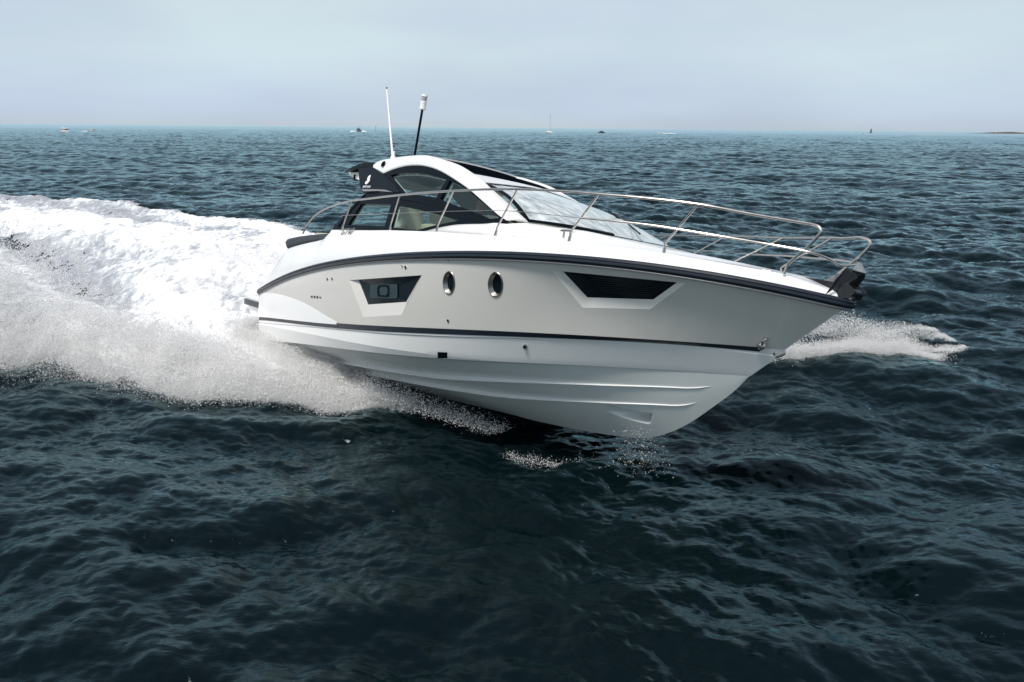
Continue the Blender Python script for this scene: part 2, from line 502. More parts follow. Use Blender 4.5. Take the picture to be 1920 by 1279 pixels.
def half(x, xe, b0, bm, xm, p, q):
    x = np.asarray(x, float); a = b0 + (bm - b0) * (1 - ((xm - x) / xm) ** 2); t = np.clip((x - xm) / (xe - xm), 0, 1)
    return np.where(x < xm, a, bm * (1 - t ** p) ** q)
def curve(xs, zs, xe, plan, x0=.1):
    co = np.polyfit(xs, zs, 5)
    def f(s):
        x = x0 + (xe - x0) * s
        return np.stack([x, -half(x, xe, *plan), np.polyval(co, x)], -1)
    return f
c_sheer = curve([.05, .13, 1.77, 3.2, 4.68, 5.87, 6.82, 7.66, 8.55, 9.15, 9.63, 10.02, 10.42, 10.71, 10.85, 10.97],
                [1.27, 1.29, 1.67, 1.91, 2.09, 2.20, 2.27, 2.31, 2.34, 2.345, 2.34, 2.325, 2.30, 2.27, 2.24, 2.21], 10.97, (1.75, 1.93, 4, 3.4, .85))
c_strp = curve([.13, 2, 4.03, 6.28, 7.82, 8.86, 9.61, 10.14, 10.33], [.81, .955, 1.10, 1.31, 1.47, 1.57, 1.65, 1.69, 1.70], 10.35, (1.70, 1.84, 4, 2.5, .95))
c_ledg = curve([.17, 2.5, 5.18, 7.18, 9.16, 10.16, 10.28], [.71, .905, 1.12, 1.33, 1.57, 1.64, 1.635], 10.29, (1.70, 1.83, 4, 2.4, .95))
c_chin = curve([0.07, 2, 4.24, 6.33, 7.49, 8.71, 9.49, 9.99], [.38, .555, .75, .94, 1.09, 1.24, 1.33, 1.38], 9.99, (1.66, 1.72, 4, 2.2, 1))
def c_crease(s):
    a, b = c_ledg(s), c_chin(s); w = np.clip((s - .01) / .72, 0, 1)[..., None]; w = .10 + .88 * w
    return a * (1 - w) + b * w + np.stack([0 * s, -.025 * np.sin(np.pi * w[..., 0]), 0 * s], -1)
_kx = [.1, 2, 4, 5.94, 6.57, 7.46, 8.15, 8.59, 8.95, 9.27, 9.54, 9.81, 9.98]; _kz = [-.20, -.09, .04, .16, .19, .26, .335, .405, .53, .72, .94, 1.18, 1.375]
_kk = catmull(np.stack([_kx, _kz], 1), 12); KX, KZ = _kk[:, 0], _kk[:, 1]
def c_keel(s):
    x = .1 + 9.88 * s
    z = np.interp(x, KX, KZ)
    return np.stack([x, 0 * x, z], -1)
def c_chin2(s):
    a = c_chin(s); a = a.copy(); a[..., 1] *= 1 - .09 * (1 - s ** 6); a[..., 2] -= .012 * (1 - s ** 6); return a
SS = 1 - (1 - np.linspace(0, 1, 131)) ** 1.5

def topside(s, t):
    """point on the starboard hull side, t 0 at the sheer and 1 at the stripe"""
    s, t = np.broadcast_arrays(np.asarray(s, float), np.asarray(t, float))
    a, b = c_sheer(s), c_strp(s)
    P = a * (1 - t[..., None]) + b * t[..., None]
    P[..., 1] += np.sin(np.pi * t) * (.05 * np.exp(-((s - .85) / .12) ** 2) - .02 * np.exp(-((s - .3) / .35) ** 2))
    P[..., 1] = np.minimum(P[..., 1], 0)
    return P
def inv(F, u, v, n=(90, 20)):
    S, T = np.meshgrid(np.linspace(.003, .999, n[0]), np.linspace(0, 1, n[1]), indexing='ij')
    d = np.linalg.norm(pxs(F(S, T)) - (u, v), axis=-1); k = np.unravel_index(d.argmin(), d.shape)
    s, t = S[k], T[k]
    for _ in range(12):
        p = pxs(F(s, t)); e = 1e-4
        J = np.stack([(pxs(F(s + e, t)) - p) / e, (pxs(F(s, t + e)) - p) / e], 1)
        ds = np.linalg.lstsq(J, np.array([u, v]) - p, rcond=None)[0]
        s, t = s + np.clip(ds[0], -.05, .05), t + np.clip(ds[1], -.2, .2)
    return float(np.clip(s, 0, .999)), float(t)
def nrm(F, s, t, e=1e-3):
    a = F(s + e, t) - F(s - e, t); b = F(s, t + e) - F(s, t - e)
    n = np.cross(a, b); n /= np.linalg.norm(n)
    return n if n[1] < 0 else -n

# outlines read on the hull side
AFT_OUT = [(655, 525.5), (791, 516), (753, 591), (681, 595)]
AFT_IN = [(667, 525), (783.5, 517.5), (756, 566.5), (684.5, 571.5)]
FWD_OUT = [(1035, 507), (1286, 531), (1219, 580), (1092, 577)]
FWD_IN = [(1051, 511.5), (1270, 531.5), (1222, 566), (1098, 562)]
def ell(cx, cy, rx, ry, n=36): return [(cx + rx * math.cos(a), cy + ry * math.sin(a)) for a in np.linspace(0, 2 * math.pi, n, endpoint=False)]
PORTS = [((842.5, 530), (11.0, 21.5), (843.3, 530.5), (8.0, 17.0)), ((929.6, 533), (13.7, 23.2), (930.6, 534), (10.2, 18.0))]
HOLES_PX = [dens(AFT_OUT, 8), dens(FWD_OUT, 8)] + [ell(*c, *r) for c, r, _, _ in PORTS]
AS = 11.0
HOLES = [np.array([inv(topside, u, v) for u, v in L]) for L in HOLES_PX]
_sg = SS[:-1]
_out = [(s * AS, 0) for s in SS] + [(AS, t) for t in np.linspace(0, 1, 13)[1:]] + [(s * AS, 1) for s in SS[::-1][1:]] + [(0, t) for t in np.linspace(1, 0, 13)[1:-1]]
_S, _T = np.meshgrid(SS[1:-1], np.linspace(0, 1, 13)[1:-1], indexing='ij')
_ext = np.stack([_S.ravel() * AS, _T.ravel()], 1)
for h in HOLES: _ext = _ext[~inpoly(_ext, h * [AS, 1] * 1.0)]
_v2, _f2 = cdt(_out, [h * [AS, 1] for h in HOLES], _ext)
_topv = topside(np.clip(_v2[:, 0] / AS, 0, 1), np.clip(_v2[:, 1], 0, 1))

hb = MB()
for sg in (1, -1):
    m = np.array([1, sg, 1])
    hb.add(_topv * m, _f2)
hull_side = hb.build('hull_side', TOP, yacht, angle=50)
hb = MB()
for sg in (1, -1):
    m = np.array([1, sg, 1])
    hb.grid(np.array([[a * (1 - t) + b * t for t in (0, 1)] for a, b in zip(c_strp(SS), c_ledg(SS))]) * m)
    led = c_ledg(SS); crs = c_crease(SS); chi = c_chin(SS)
    led_in = led + np.stack([0 * SS, .018 * (1 - SS ** 8), -.012 + 0 * SS], -1)
    hb.grid(np.stack([led, led_in], 1) * m)
    hb.grid(np.stack([led_in * (1 - t) + crs * t for t in np.linspace(0, 1, 5)], 1) * m)
    hb.grid(np.stack([crs * (1 - t) + chi * t for t in np.linspace(0, 1, 4)], 1) * m)
lower = hb.build('lower_hull', GEL, yacht, angle=14)
def bottom(s, t):
    s, t = np.broadcast_arrays(np.asarray(s, float), np.asarray(t, float))
    a, b = c_chin2(s), c_keel(s)
    P = a * (1 - t[..., None]) + b * t[..., None]
    P[..., 2] -= .05 * np.sin(np.pi * t) * (1 - s) ** .5
    P[..., 1] -= .06 * np.sin(np.pi * t) * (1 - s ** 3) * s
    return P
# bow thruster scoop is pressed into the bottom panel
SC_S, SC_T = inv(bottom, 1190, 780)
hb = MB()
_tb = np.sort(np.concatenate([np.linspace(0, 1, 40), np.linspace(SC_T - .2, SC_T + .2, 90)]))
SSB = np.sort(np.concatenate([SS, np.linspace(SC_S - .05, SC_S + .03, 130)]))
for sg in (1, -1):
    m = np.array([1, sg, 1])
    S2, T2 = np.meshgrid(SSB, _tb, indexing='ij')
    P = bottom(S2, T2)
    # teardrop: deep at the forward lower end, fading aft
    ds, dt = (S2 - SC_S) * 10.0, (T2 - SC_T) * 1.35
    ca, sa = math.cos(.42), math.sin(.42)
    e1, e2 = ca * ds + sa * dt, -sa * ds + ca * dt
    wv = .085 + .03 * np.clip((e1 + .3) / .6, 0, 1)
    depth = .15 * smooth(-.42, .16, e1) * (1 - smooth(.14, .225, e1)) * (1 - smooth(.45, 1.1, np.abs(e2) / wv))
    P[..., 1] += depth
    P[..., 2] += depth * .5
    hb.grid(np.stack([c_chin(SS), c_chin2(SS)], 1) * m)
    hb.grid(P * m)
    # transom half
    tr = [c_sheer(0.0), c_strp(0.0), c_ledg(0.0), c_crease(np.array(0.0)), c_chin(0.0), c_chin2(0.0)] + [bottom(0, t) for t in np.linspace(0, 1, 8)[1:]]
    ctr = [np.array([p[0], 0, p[2]]) for p in tr]
    hb.grid(np.stack([np.array(tr), np.array(ctr)], 1) * m)
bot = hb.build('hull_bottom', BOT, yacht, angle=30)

# dark boot stripe, standing 3 mm proud
def stripe_part(m):
    s = SS[SS < .985]
    a = c_strp(s); b = c_ledg(s)
    w = np.interp(s, [0, .5, 1], [.075, .085, .07])[:, None]
    d = (b - a); d /= np.linalg.norm(d, axis=1)[:, None] + 1e-9
    n = np.stack([s ** 4 * .4, -np.ones_like(s), 0 * s], -1); n /= np.linalg.norm(n, axis=1)[:, None]
    top = a - d * .012
    P = np.stack([top - n * .01, top + n * .006, top + d * w + n * .007, top + d * w - n * .012], 1) * m
    MB().grid(P).build('boot_stripe', NAVY, yacht, angle=40)
both(stripe_part)

# rub rail wraps the bow in one piece
rr_s = c_sheer(SS[SS < .997])
_rail = np.concatenate([rr_s, [[11.0, 0, 2.07]], (rr_s * [1, -1, 1])[::-1]])
_rail = resample(catmull(_rail[::3], 4), 260)
_tan = np.gradient(_rail, axis=0); _tan /= np.linalg.norm(_tan, axis=1)[:, None]
_up = np.array([0, 0, 1.0]); _o = np.cross(_tan, _up); _o /= np.linalg.norm(_o, axis=1)[:, None]
if _o[0, 1] > 0: _o = -_o
_sec = [(-.01, .042), (.03, .042), (.044, .03), (.048, .012), (.040, .006), (.052, -.004), (.050, -.024), (.036, -.040), (-.01, -.046)]
MB().grid(np.stack([_rail + _o * a + _up * b for a, b in _sec], 1)).build('rub_rail', NAVY, yacht, angle=25)
_sec = [(-.01, -.046), (.022, -.046), (.026, -.056), (.020, -.066), (-.02, -.068)]
MB().grid(np.stack([_rail + _o * a + _up * b for a, b in _sec], 1)).build('rub_rail_moulding', GREYSIL, yacht, angle=25)

# bottom strakes
def strake(pts, name='strake'):
    q = dens(pts, 14, closed=False)
    st = np.array([inv(bottom, u, v) for u, v in q]); st = st[np.argsort(st[:, 0])]
    s = np.linspace(.02, st[-1, 0], 130); t = np.interp(s, st[:, 0], st[:, 1])
    t = np.where(s < st[0, 0], st[0, 1], t)
    k = np.ones(9) / 9; t = np.convolve(np.pad(t, 4, 'edge'), k, 'valid')
    A = bottom(s, t); D = bottom(s, t + .048)
    tap = ((1 - smooth(.55, 1.0, (s - s[0]) / (s[-1] - s[0])) * .8) * (1 - smooth(.985, 1.0, (s - s[0]) / (s[-1] - s[0]))))[:, None]
    nn = np.array([[0, -.90, -.30]])
    D = A + (D - A) * (.25 + .75 * tap)
    C = A + np.array([0, -.050, -.042]) * tap
    B = A + np.array([0, -.004, .0]) * tap
    def part(m):
        MB().grid(np.stack([A + [0, .004, .006], B, C, C + np.array([0, .004, -.010]) * tap, D + [0, .012, 0]], 1) * m).build(name, GEL, yacht, angle=20)
    both(part)
strake([(827, 704), (960, 712), (1150, 721), (1340, 726)])
strake([(947, 740), (1025, 747), (1150, 754), (1312, 758)])

# hull windows: bevelled recess, dark glass, inner port light
def hull_window(outer, inner, aft):
    O = dens(outer, 8); I = dens(inner, 8)
    so = [inv(topside, u, v) for u, v in O]; si = [inv(topside, u, v) for u, v in I]
    nn = np.mean([nrm(topside, *q) for q in so], axis=0); nn /= np.linalg.norm(nn)
    PO = np.array([topside(*q) for q in so]); PI = np.array([topside(*q) for q in si]) - nn * .045
    lip = PI - nn * .012
    def part(m):
        w = MB().grid(np.stack([PO + nn * .001, PI, lip], 1) * m, close_u=True).build('hull_window', TOP, yacht, angle=30)
        c = PI.mean(0)
        gv = np.concatenate([(PI - nn * .004), [c - nn * .004]]); n = len(PI)
        MB().add(gv * m, [(i, (i + 1) % n, n) for i in range(n)]).build('pane', PORTGL, w, smooth=False)
        if aft:
            def rr_(x0, y0, x1, y1, r, off):
                loop = []
                for cx, cy, a0 in ((x1 - r, y1 - r, 0), (x0 + r, y1 - r, 90), (x0 + r, y0 + r, 180), (x1 - r, y0 + r, 270)):
                    loop += [(cx + r * math.cos(math.radians(a0 + k * 18)), cy + r * math.sin(math.radians(a0 + k * 18))) for k in range(6)]
                return np.array([topside(*inv(topside, u, v)) for u, v in loop]) - nn * off
            A = rr_(689, 533, 740, 560, 3, .041); n2 = len(A)
            MB().add(A * m, [tuple(range(n2))]).build('blind', BLIND, w, smooth=False)
            A = rr_(703, 534.5, 725, 557, 5, .036); B = rr_(706, 537.5, 722, 554, 4, .036); C_ = rr_(706, 537.5, 722, 554, 4, .041)
            MB().grid(np.stack([A - 0 * nn, B, C_], 1) * m, close_u=True).build('port_light_frame', BLACK, w, angle=30)
        else:
            for k in range(7):
                ts = .22 + .09 * k
                a = [inv(topside, 1051 + (1098 - 1051) * ts + 40, 511.5 + 52 * ts), inv(topside, 1270 + (1222 - 1270) * ts - 12, 531.5 + 34 * ts)]
                p, q = [topside(*z) - nn * .046 for z in a]
                MB().tube(np.array([p, q]) * m, .004, n=6).build('blind_slat', SLAT, w)
    both(part)
hull_window(AFT_OUT, AFT_IN, True)
hull_window(FWD_OUT, FWD_IN, False)

for c, r, ci, ri in PORTS:
    so = [inv(topside, u, v) for u, v in ell(*c, *r)]
    nn = np.mean([nrm(topside, *q) for q in so], axis=0); nn /= np.linalg.norm(nn)
    rows = []
    for k, off in ((1.0, -.004), (1.03, .006), (.99, .014), (.93, .014), (.88, .004)):
        rows.append(np.array([topside(*inv(topside, c[0] + (u - c[0]) * k, c[1] + (v - c[1]) * k)) for u, v in ell(*c, *r)]) + nn * off)
    rows.append(np.array([topside(*inv(topside, u, v)) for u, v in ell(*ci, *ri)]) - nn * .03)
    def part(m):
        w = MB().grid(np.stack(rows, 1) * m, close_u=True).build('porthole', RING, yacht, angle=40)
        g = rows[-1]; n = len(g)
        MB().add(np.concatenate([g - nn * .002, [g.mean(0) - nn * .002]]) * m, [(i, (i + 1) % n, n) for i in range(n)]).build('pane', PORTGL, w, smooth=False)
    both(part)

# raised white quarter moulding at the stern
_qc = catmull([(489, 548), (520, 551), (554, 561), (585, 576), (612, 593), (632, 603.5)], 10)
_qs = np.array([inv(topside, u, v) for u, v in _qc])
def part(m):
    rows = []
    for s, t in _qs:
        n = nrm(topside, max(s, .003), min(t, .98))
        k = max(0.0, 1 - t)
        rows.append([topside(s, t) - n * .004, topside(s, t) + n * .003 + np.array([0, 0, -.002])] +
                    [topside(s, t + (1.01 - t) * q) + n * (.004 + .05 * q * min(1, k * 1.6)) for q in (.33, .66, 1.0)] + [topside(s, 1.01) - n * .01])
    MB().grid(np.array(rows) * m).build('quarter_moulding', GEL, yacht, angle=20)
both(part)

# skin fittings
def fit(u, v, rx, ry, mat=BLACK, name='skin_fitting', F=topside, ring=True):
    so = [inv(F, a, b) for a, b in ell(u, v, rx, ry, 14)]
    nn = nrm(F, *inv(F, u, v))
    A = np.array([F(*q) for q in so]); c = A.mean(0)
    def part(m):
        rows = np.stack([A - nn * .01, A + nn * .007, c + (A - c) * .8 + nn * .010, c + (A - c) * .62 + nn * .006], 1)
        mb = MB().grid(rows * m, close_u=True)
        w = mb.build(name, STEEL if ring else mat, yacht, angle=30)
        n = len(A); g = c + (A - c) * .63 + nn * .006
        MB().add(g * m, [tuple(range(n))]).build('opening', mat, w, smooth=False)
    part(np.array([1, 1, 1.0]))
for u, v, a, b in [(614, 523.5, 1.6, 2.8), (623, 523, 1.6, 2.6), (585, 556.5, 1.9, 2.8), (590.3, 556.8, 1.8, 2.8), (595.5, 557.2, 1.9, 2.8), (601, 557.6, 1.5, 2.0),
                   (754, 500, 1.6, 2.8), (760.8, 501.5, 2.4, 3.6), (840.3, 601.5, 2.2, 3.8)]:
    fit(u, v, a, b)
def lowerF(s, t):
    s, t = np.broadcast_arrays(np.asarray(s, float), np.asarray(t, float)); return c_ledg(s) * (1 - t[..., None]) + c_chin(s) * t[..., None] + np.array([0, -.012, 0])
fit(984.3, 650.5, 3.6, 4.6, F=lowerF)
fit(841, 489.3, 1.3, 1.0, RED, 'hull_marker', ring=False)
# exhaust outlet under the side
_e = np.array([lowerF(*inv(lowerF, u, v)) for u, v in [(823, 660.5), (838, 661), (838, 671.5), (823, 672)]])
def part(m):
    o = np.array([0, -.02, 0])
    MB().add(np.concatenate([_e + o, _e - o]) * m, [(0, 1, 2, 3), (0, 4, 5, 1), (1, 5, 6, 2), (2, 6, 7, 3), (3, 7, 4, 0)]).build('exhaust_outlet', BLACK, yacht, smooth=False)
part(np.array([1, 1, 1.0]))
# bow eye and tow fitting
_p = topside(*inv(topside, 1431, 647)); 
mb = MB().lathe([(0, -.02), (.045, -.02), (.05, 0), (.035, .02), (.012, .035), (0, .036)], _p + [0, -.03, -.005], R=[[1, 0, 0], [0, 0, -1], [0, 1, 0]])
mb.tube(catmull([_p + [.02, -.05, .0], _p + [.045, -.075, .035], _p + [.07, -.06, .065], _p + [.06, -.03, .06]], 5), .012)
mb.build('tow_eye', STEEL, yacht)
_p = at_y(1461, 661, 0) + [-.02, 0, 0]
mb = MB().tube(catmull([_p + [-.03, 0, .05], _p + [.06, 0, .04], _p + [.07, 0, -.01], _p + [-.01, 0, -.05]], 6), .016)
mb.lathe([(0, 0), (.05, 0), (.045, .02), (0, .025)], _p + [-.02, 0, 0], R=[[0, 0, 1], [0, 1, 0], [-1, 0, 0]])
mb.build('bow_eye', STEEL, yacht)

# ---------------- deck
def sheer_at(x):
    s = (np.asarray(x, float) - .1) / 10.87
    p = c_sheer(np.clip(s, 0, 1)); return -p[..., 1], p[..., 2]
DX_ = [.05, .5, .9, 1.22, 1.9, 2.6, 2.85, 3.02, 3.4, 5.02, 6.24, 7.39, 8.45, 9.48, 10.48, 10.97]
DZ_ = [1.33, 1.64, 1.95, 2.15, 2.24, 2.32, 2.36, 2.48, 2.50, 2.54, 2.55, 2.54, 2.54, 2.51, 2.43, 2.28]
_xd = np.linspace(.1, 10.97, 400); _zd = np.interp(_xd, DX_, DZ_)
_k = np.ones(9) / 9; _zs = np.convolve(np.pad(_zd, 4, 'edge'), _k, 'valid')
def deck_edge(x):
    b, z = sheer_at(x)
    ins = np.interp(x, [.1, 1.2, 3, 6, 9, 10.2, 10.97], [.02, .12, .17, .19, .19, .16, .03])
    return np.maximum(b - ins, 0), np.interp(x, _xd, _zs)
def trunk(x, y):
    w = np.interp(x, [6.6, 7.0, 7.3, 7.6, 8.0, 8.5, 9.0, 10], [1.55, 1.54, 1.47, 1.38, 1.2, .98, .75, .5])
    hb_ = np.interp(x, [6.0, 6.6, 7.0, 7.15, 7.6, 8.0, 8.5, 9.0, 9.6, 10.4], [0, 0, .21, .24, .205, .18, .11, .06, .03, 0])
    return hb_ * np.clip((w - np.abs(y)) / np.interp(x, [7, 8, 9], [.52, .42, .3]), 0, 1) ** 1.25
def deck_z(x, y):
    b, z = deck_edge(x); return z + trunk(x, y) + .02 * (1 - (y / np.maximum(b, .05)) ** 2)
# coaming / bulwark side between rub rail and deck edge
xs = np.concatenate([np.linspace(.1, 9, 170), np.linspace(9.05, 10.97, 70)])
def coaming_row(x):
    b, z = sheer_at(x); d, dz = deck_edge(x)
    A = np.array([x, -b - .0, z + .02]); B = np.array([x, -d, dz])
    bulge = np.interp(x, [.1, 2, 6, 10.9], [.02, .05, .025, .0])
    R = []
    for t in np.linspace(0, 1, 9):
        P = A * (1 - t) + B * t; P[1] -= bulge * math.sin(math.pi * t ** .8); P[2] += .25 * bulge * math.sin(math.pi * t); R.append(P)
    return R
mb = MB()
for sg in (1, -1):
    m = np.array([1, sg, 1])
    mb.grid(np.array([coaming_row(x) for x in xs]) * m)
    # side deck strip, x < 7
    xa = np.linspace(.1, 6.6, 130); R = []
    for x in xa:
        d, dz = deck_edge(x)
        inner = np.interp(x, [.1, 1.2, 2.3, 6.6], [1.5, 1.42, 1.35, 1.30])
        inner = min(inner, d - .02)
        zi = np.interp(x, [.1, 1.2, 2.6, 2.85, 3.05, 5.0, 5.88, 6.6], [1.36, 2.15, 2.33, 2.40, 2.55, 2.58, 2.68, 2.74])
        zi = max(zi, dz - .02) if x < 3.05 else dz - .03
        row = []
        for t in np.linspace(0, 1, 7):
            y = d * (1 - t) + inner * t
            row.append((x, -y, dz * (1 - smooth(.1, 1, t)) + zi * smooth(.1, 1, t)))
        row += [(x, -inner + .02, zi - .02), (x, -inner + .05, 1.6)]
        R.append(row)
    mb.grid(np.array(R) * m)
    # stern end of the coaming
    b = coaming_row(.1); mb.grid(np.stack([np.array(b), np.array(b) * [1, .8, 1]], 1) * m)
# foredeck
xa = np.concatenate([np.linspace(6.62, 9, 60), np.linspace(9.05, 10.97, 50)])
R = []
for x in xa:
    d, dz = deck_edge(x); ys = np.linspace(-d, d, 61); ys = np.sign(ys) * np.abs(ys)
    R.append([(x, y, deck_z(x, y)) for y in ys])
mb.grid(np.array(R))
deck = mb.build('deck', GEL, yacht, angle=28)
# cockpit sole and interior bulkhead
MB().box((3.4, 0, 1.55), (6.6, 2.75, .06)).build('cockpit_sole', TEAK, yacht)
mb = MB().box((.45, 0, 1.6), (.5, 2.9, .75), bev=.05)
mb.build('transom_locker', GEL, yacht)
# swim platform
mb = MB(); 
pl = [(-.0, -1.56), (-.8, -1.56), (-1.30, -1.53), (-1.48, -1.40), (-1.55, -1.0), (-1.58, 0), (-1.55, 1.0), (-1.48, 1.40), (-1.30, 1.53), (-.8, 1.56), (0.0, 1.56)]
pl = catmull(pl, 5)
def plate(z0, z1, grow=0.0, mat=GEL, name='swim_platform', parent=yacht, taper=0):
    A = np.array([(x - grow * (1 if x < -.3 else 0), y * (1 + grow / 1.5), z1) for x, y in pl]); B = np.array([(x - grow * (1 if x < -.3 else 0) + taper * (x < -.1), y * (1 + grow / 1.5 - taper / 3), z0) for x, y in pl])
    n = len(pl)
    return MB().grid(np.stack([A, B], 1)).add(A, [tuple(range(n))]).add(B, [tuple(range(n))]).build(name, mat, parent, smooth=False)
_zp = at_y(458, 553, -1.50)[2]
sp = plate(_zp - .38, _zp, taper=.15)
plate(_zp - .17, _zp - .06, .025, NAVY, 'platform_fender', sp)

# ---------------- cabin side surface
def sig(x, z): return -(1.45 - .38 * (z - 2.3))
def on_side(u, v, off=0.0):
    d = bray(u, v); c = CAMB
    # c1+t d1 = -(1.45-.38(c2+t d2-2.3)) - off
    t = (-(1.45 - .38 * (c[2] - 2.3)) - off - c[1]) / (d[1] - .38 * d[2])
    return c + t * d
SN = np.array([0, -1, .38]); SN[2] = .38; SN /= np.linalg.norm(SN)
def xz(px_list): return np.array([on_side(u, v)[[0, 2]] for u, v in px_list])
def side_panel(name, outer, holes, mat, off=0.0, thick=.03, parent=yacht, holes_port=None):
    objs = []
    def part(m):
        v, f = cdt(xz(outer), [xz(h) for h in (holes_port if holes_port and m[1] < 0 else holes)])
        P = np.array([(x, sig(x, z), z) for x, z in v]) + SN * off
        n = len(P); nrmv = SN * thick
        V = np.concatenate([P, P - nrmv]); F = list(f) + [tuple(i + n for i in reversed(t)) for t in f]
        from collections import Counter
        cnt = Counter()
        for t in f:
            for a, b in zip(t, t[1:] + t[:1]): cnt[(a, b)] += 1
        for (a, b) in list(cnt):
            if (b, a) not in cnt: F.append((b, a, a + n, b + n))
        objs.append(MB().add(V * m, F).build(name, mat, parent, smooth=False))
    both(part)
    return objs

ARCH_L = catmull([(719, 326), (741, 317), (768, 311.3), (796, 312), (823, 320), (850, 335), (878, 354), (905, 377), (933, 402), (950, 413.5)], 6)
PANE_UA = [(733, 329.5), (746, 326), (760, 325), (777, 325), (795, 326.5), (815, 331), (838, 337.5), (829, 352), (819, 371), (790, 367), (762, 364)]
PANE_UF = [(844, 339), (857, 345), (872, 354), (886, 364), (901, 377), (918, 391), (937, 409.5), (920, 411), (904, 404), (874, 392), (850, 384), (826, 374)]
PANE_LA = [(678, 383), (734, 383), (722, 425), (653, 422)]
PANE_LF = [(744, 384), (768, 388), (800, 396), (830, 404), (861, 414), (834, 419.5), (808, 425), (783, 432), (760, 430), (733, 426.5)]
_out = list(map(tuple, ARCH_L)) + [(948, 414.5), (925, 418), (905, 420), (875, 420.5), (850, 422), (822, 427), (785, 436), (760, 435), (730, 433.5), (690, 432), (622, 431), (652, 396), (684, 364), (745, 361), (752, 362)]
PORT_UA = PANE_UA[:8] + [(821, 372), (790, 369), (762, 366)]
PORT_LA = [(690, 371), (737, 371), (722, 425), (653, 422)]
PORT_LF = [(745, 373), (770, 377), (800, 382), (835, 391), (870, 406), (885, 414), (861, 415), (834, 419.5), (808, 425), (783, 432), (760, 430), (733, 426.5)]
win = side_panel('side_window', _out, [PANE_UA, PANE_UF, PANE_LA, PANE_LF], BLACK, off=.008, thick=.05, holes_port=[PORT_UA, PANE_UF, PORT_LA, PORT_LF])
for w, sg in zip(win, (1, -1)):
    for pn in ((PANE_UA, PANE_UF, PANE_LA, PANE_LF) if sg > 0 else (PORT_UA, PANE_UF, PORT_LA, PORT_LF)):
        v, f = cdt(xz(pn))
        P = (np.array([(x, sig(x, z), z) for x, z in v]) - SN * .012) * [1, sg, 1]
        MB().add(P, f).build('pane', SIDEGL, w, smooth=False)
# thin ridge along the black panel between upper and lower panes
def ridge(pts, r=.008, mat=BLACK, name='panel_trim'):
    P = np.array([on_side(u, v, .012) for u, v in catmull(pts, 6)])
    MB().tube(P, r, n=6).build(name, mat, win[0])
trim = side_panel('inner_trim', _out, [PANE_UA, PANE_UF, PANE_LA, PANE_LF], LINER, off=-.062, thick=.012, holes_port=[PORT_UA, PANE_UF, PORT_LA, PORT_LF])
for a, w in zip(trim, win): a.parent = w
ridge([(744, 372), (790, 380), (840, 392), (880, 404), (915, 418)])
ridge([(684, 366), (660, 392), (634, 426)], .012)

# white roof arch from aft corner down the windscreen pillar: lower edge, crease, upper edge
U_PX = catmull([(699, 308), (714, 301), (737, 296.5), (765, 292.5), (800, 291.5), (834, 300), (864, 311), (891, 328), (905, 339), (932, 363), (957, 385), (988, 413.5)], 6)
U_Y = lambda P: 0
def u_pt(u, v):
    # half width of the roof narrows aft to fwd then widens down the pillar
    y = .84
    for _ in range(6):
        p = at_y(u, v, -y); y = float(np.interp(p[0], [2.6, 4.5, 5.5, 6.1, 7.1], [.86, .84, .84, .90, 1.03]))
    return p
ARC_U = resample(np.array([u_pt(*q) for q in U_PX]), 70)
ARC_L = resample(np.array([on_side(u, v) for u, v in np.concatenate([catmull([(700, 315), (710, 321), (719, 326)], 3)[:-1], ARCH_L])]), 70)
def arch(m):
    rows = []
    for i in range(70):
        L, U = ARC_L[i], ARC_U[i]
        t_ = i / 69
        out = np.array([0, -1, .5]); out /= np.linalg.norm(out)
        Mx = L * .66 + U * .34 + out * (.035 * math.sin(math.pi * min(1, .25 + t_ * .7)) + .012)
        M2 = L * .30 + U * .70 + out * .028
        inn = np.array([0, .07, -.035])
        rows.append([L + [0, .05, -.0], L + SN * .002, L * .8 + Mx * .2 + SN * .012, Mx, Mx * .5 + M2 * .5 + out * .008, M2, M2 * .4 + U * .6 + out * .004, U, U + inn, L + [0, .07, .02]])
    mb = MB().grid(np.array(rows) * m)
    mb.add(np.array(rows[0]) * m, [tuple(range(10))]).add(np.array(rows[-1]) * m, [tuple(range(10))])
    mb.build('roof_arch', GEL, yacht, angle=22)
both(arch)

# white cabin base rising from the side deck to the window sill
_sill = [on_side(u, v, .012) for u, v in [(622, 431.2), (690, 432.2), (730, 433.7), (760, 435.2), (785, 436.2), (800, 432.5), (822, 427.2), (850, 422.2), (875, 420.7), (905, 420.2), (925, 418.2), (948, 414.7)]]
_c = u_pt(986.5, 414); _sill += [_sill[-1] * .6 + _c * .4 + [0, -.03, 0], _c + [.02, -.02, 0]]
_sill = resample(catmull(_sill, 5), 60)
def part(m):
    rows = []
    for p in _sill:
        d, dz = deck_edge(p[0]); b_ = np.array([p[0], -(d - .06), dz - .006]); k = p + np.array([0, .05, .02])
        row = [k, p] + [p * (1 - t) + b_ * t + np.array([0, 0, -.35 * (p[2] - b_[2]) * math.sin(math.pi * t) * (1 if p[2] > b_[2] else 0)]) for t in (.12, .25, .4, .55, .7, .85, 1)]
        if p[0] > 6.62: row = row[:2] + [np.array([r[0], r[1], max(r[2], float(deck_z(r[0], r[1])) + .004)]) for r in row[2:-1]] + [row[-1]]
        if p[0] > 6.9: row = [np.array(r) - [0, 0, .045 * min(1, (p[0] - 6.9) / .2)] for r in row]
        rows.append(row)
    MB().grid(np.array(rows) * m).build('cabin_base', GEL, yacht, angle=40)
both(part)
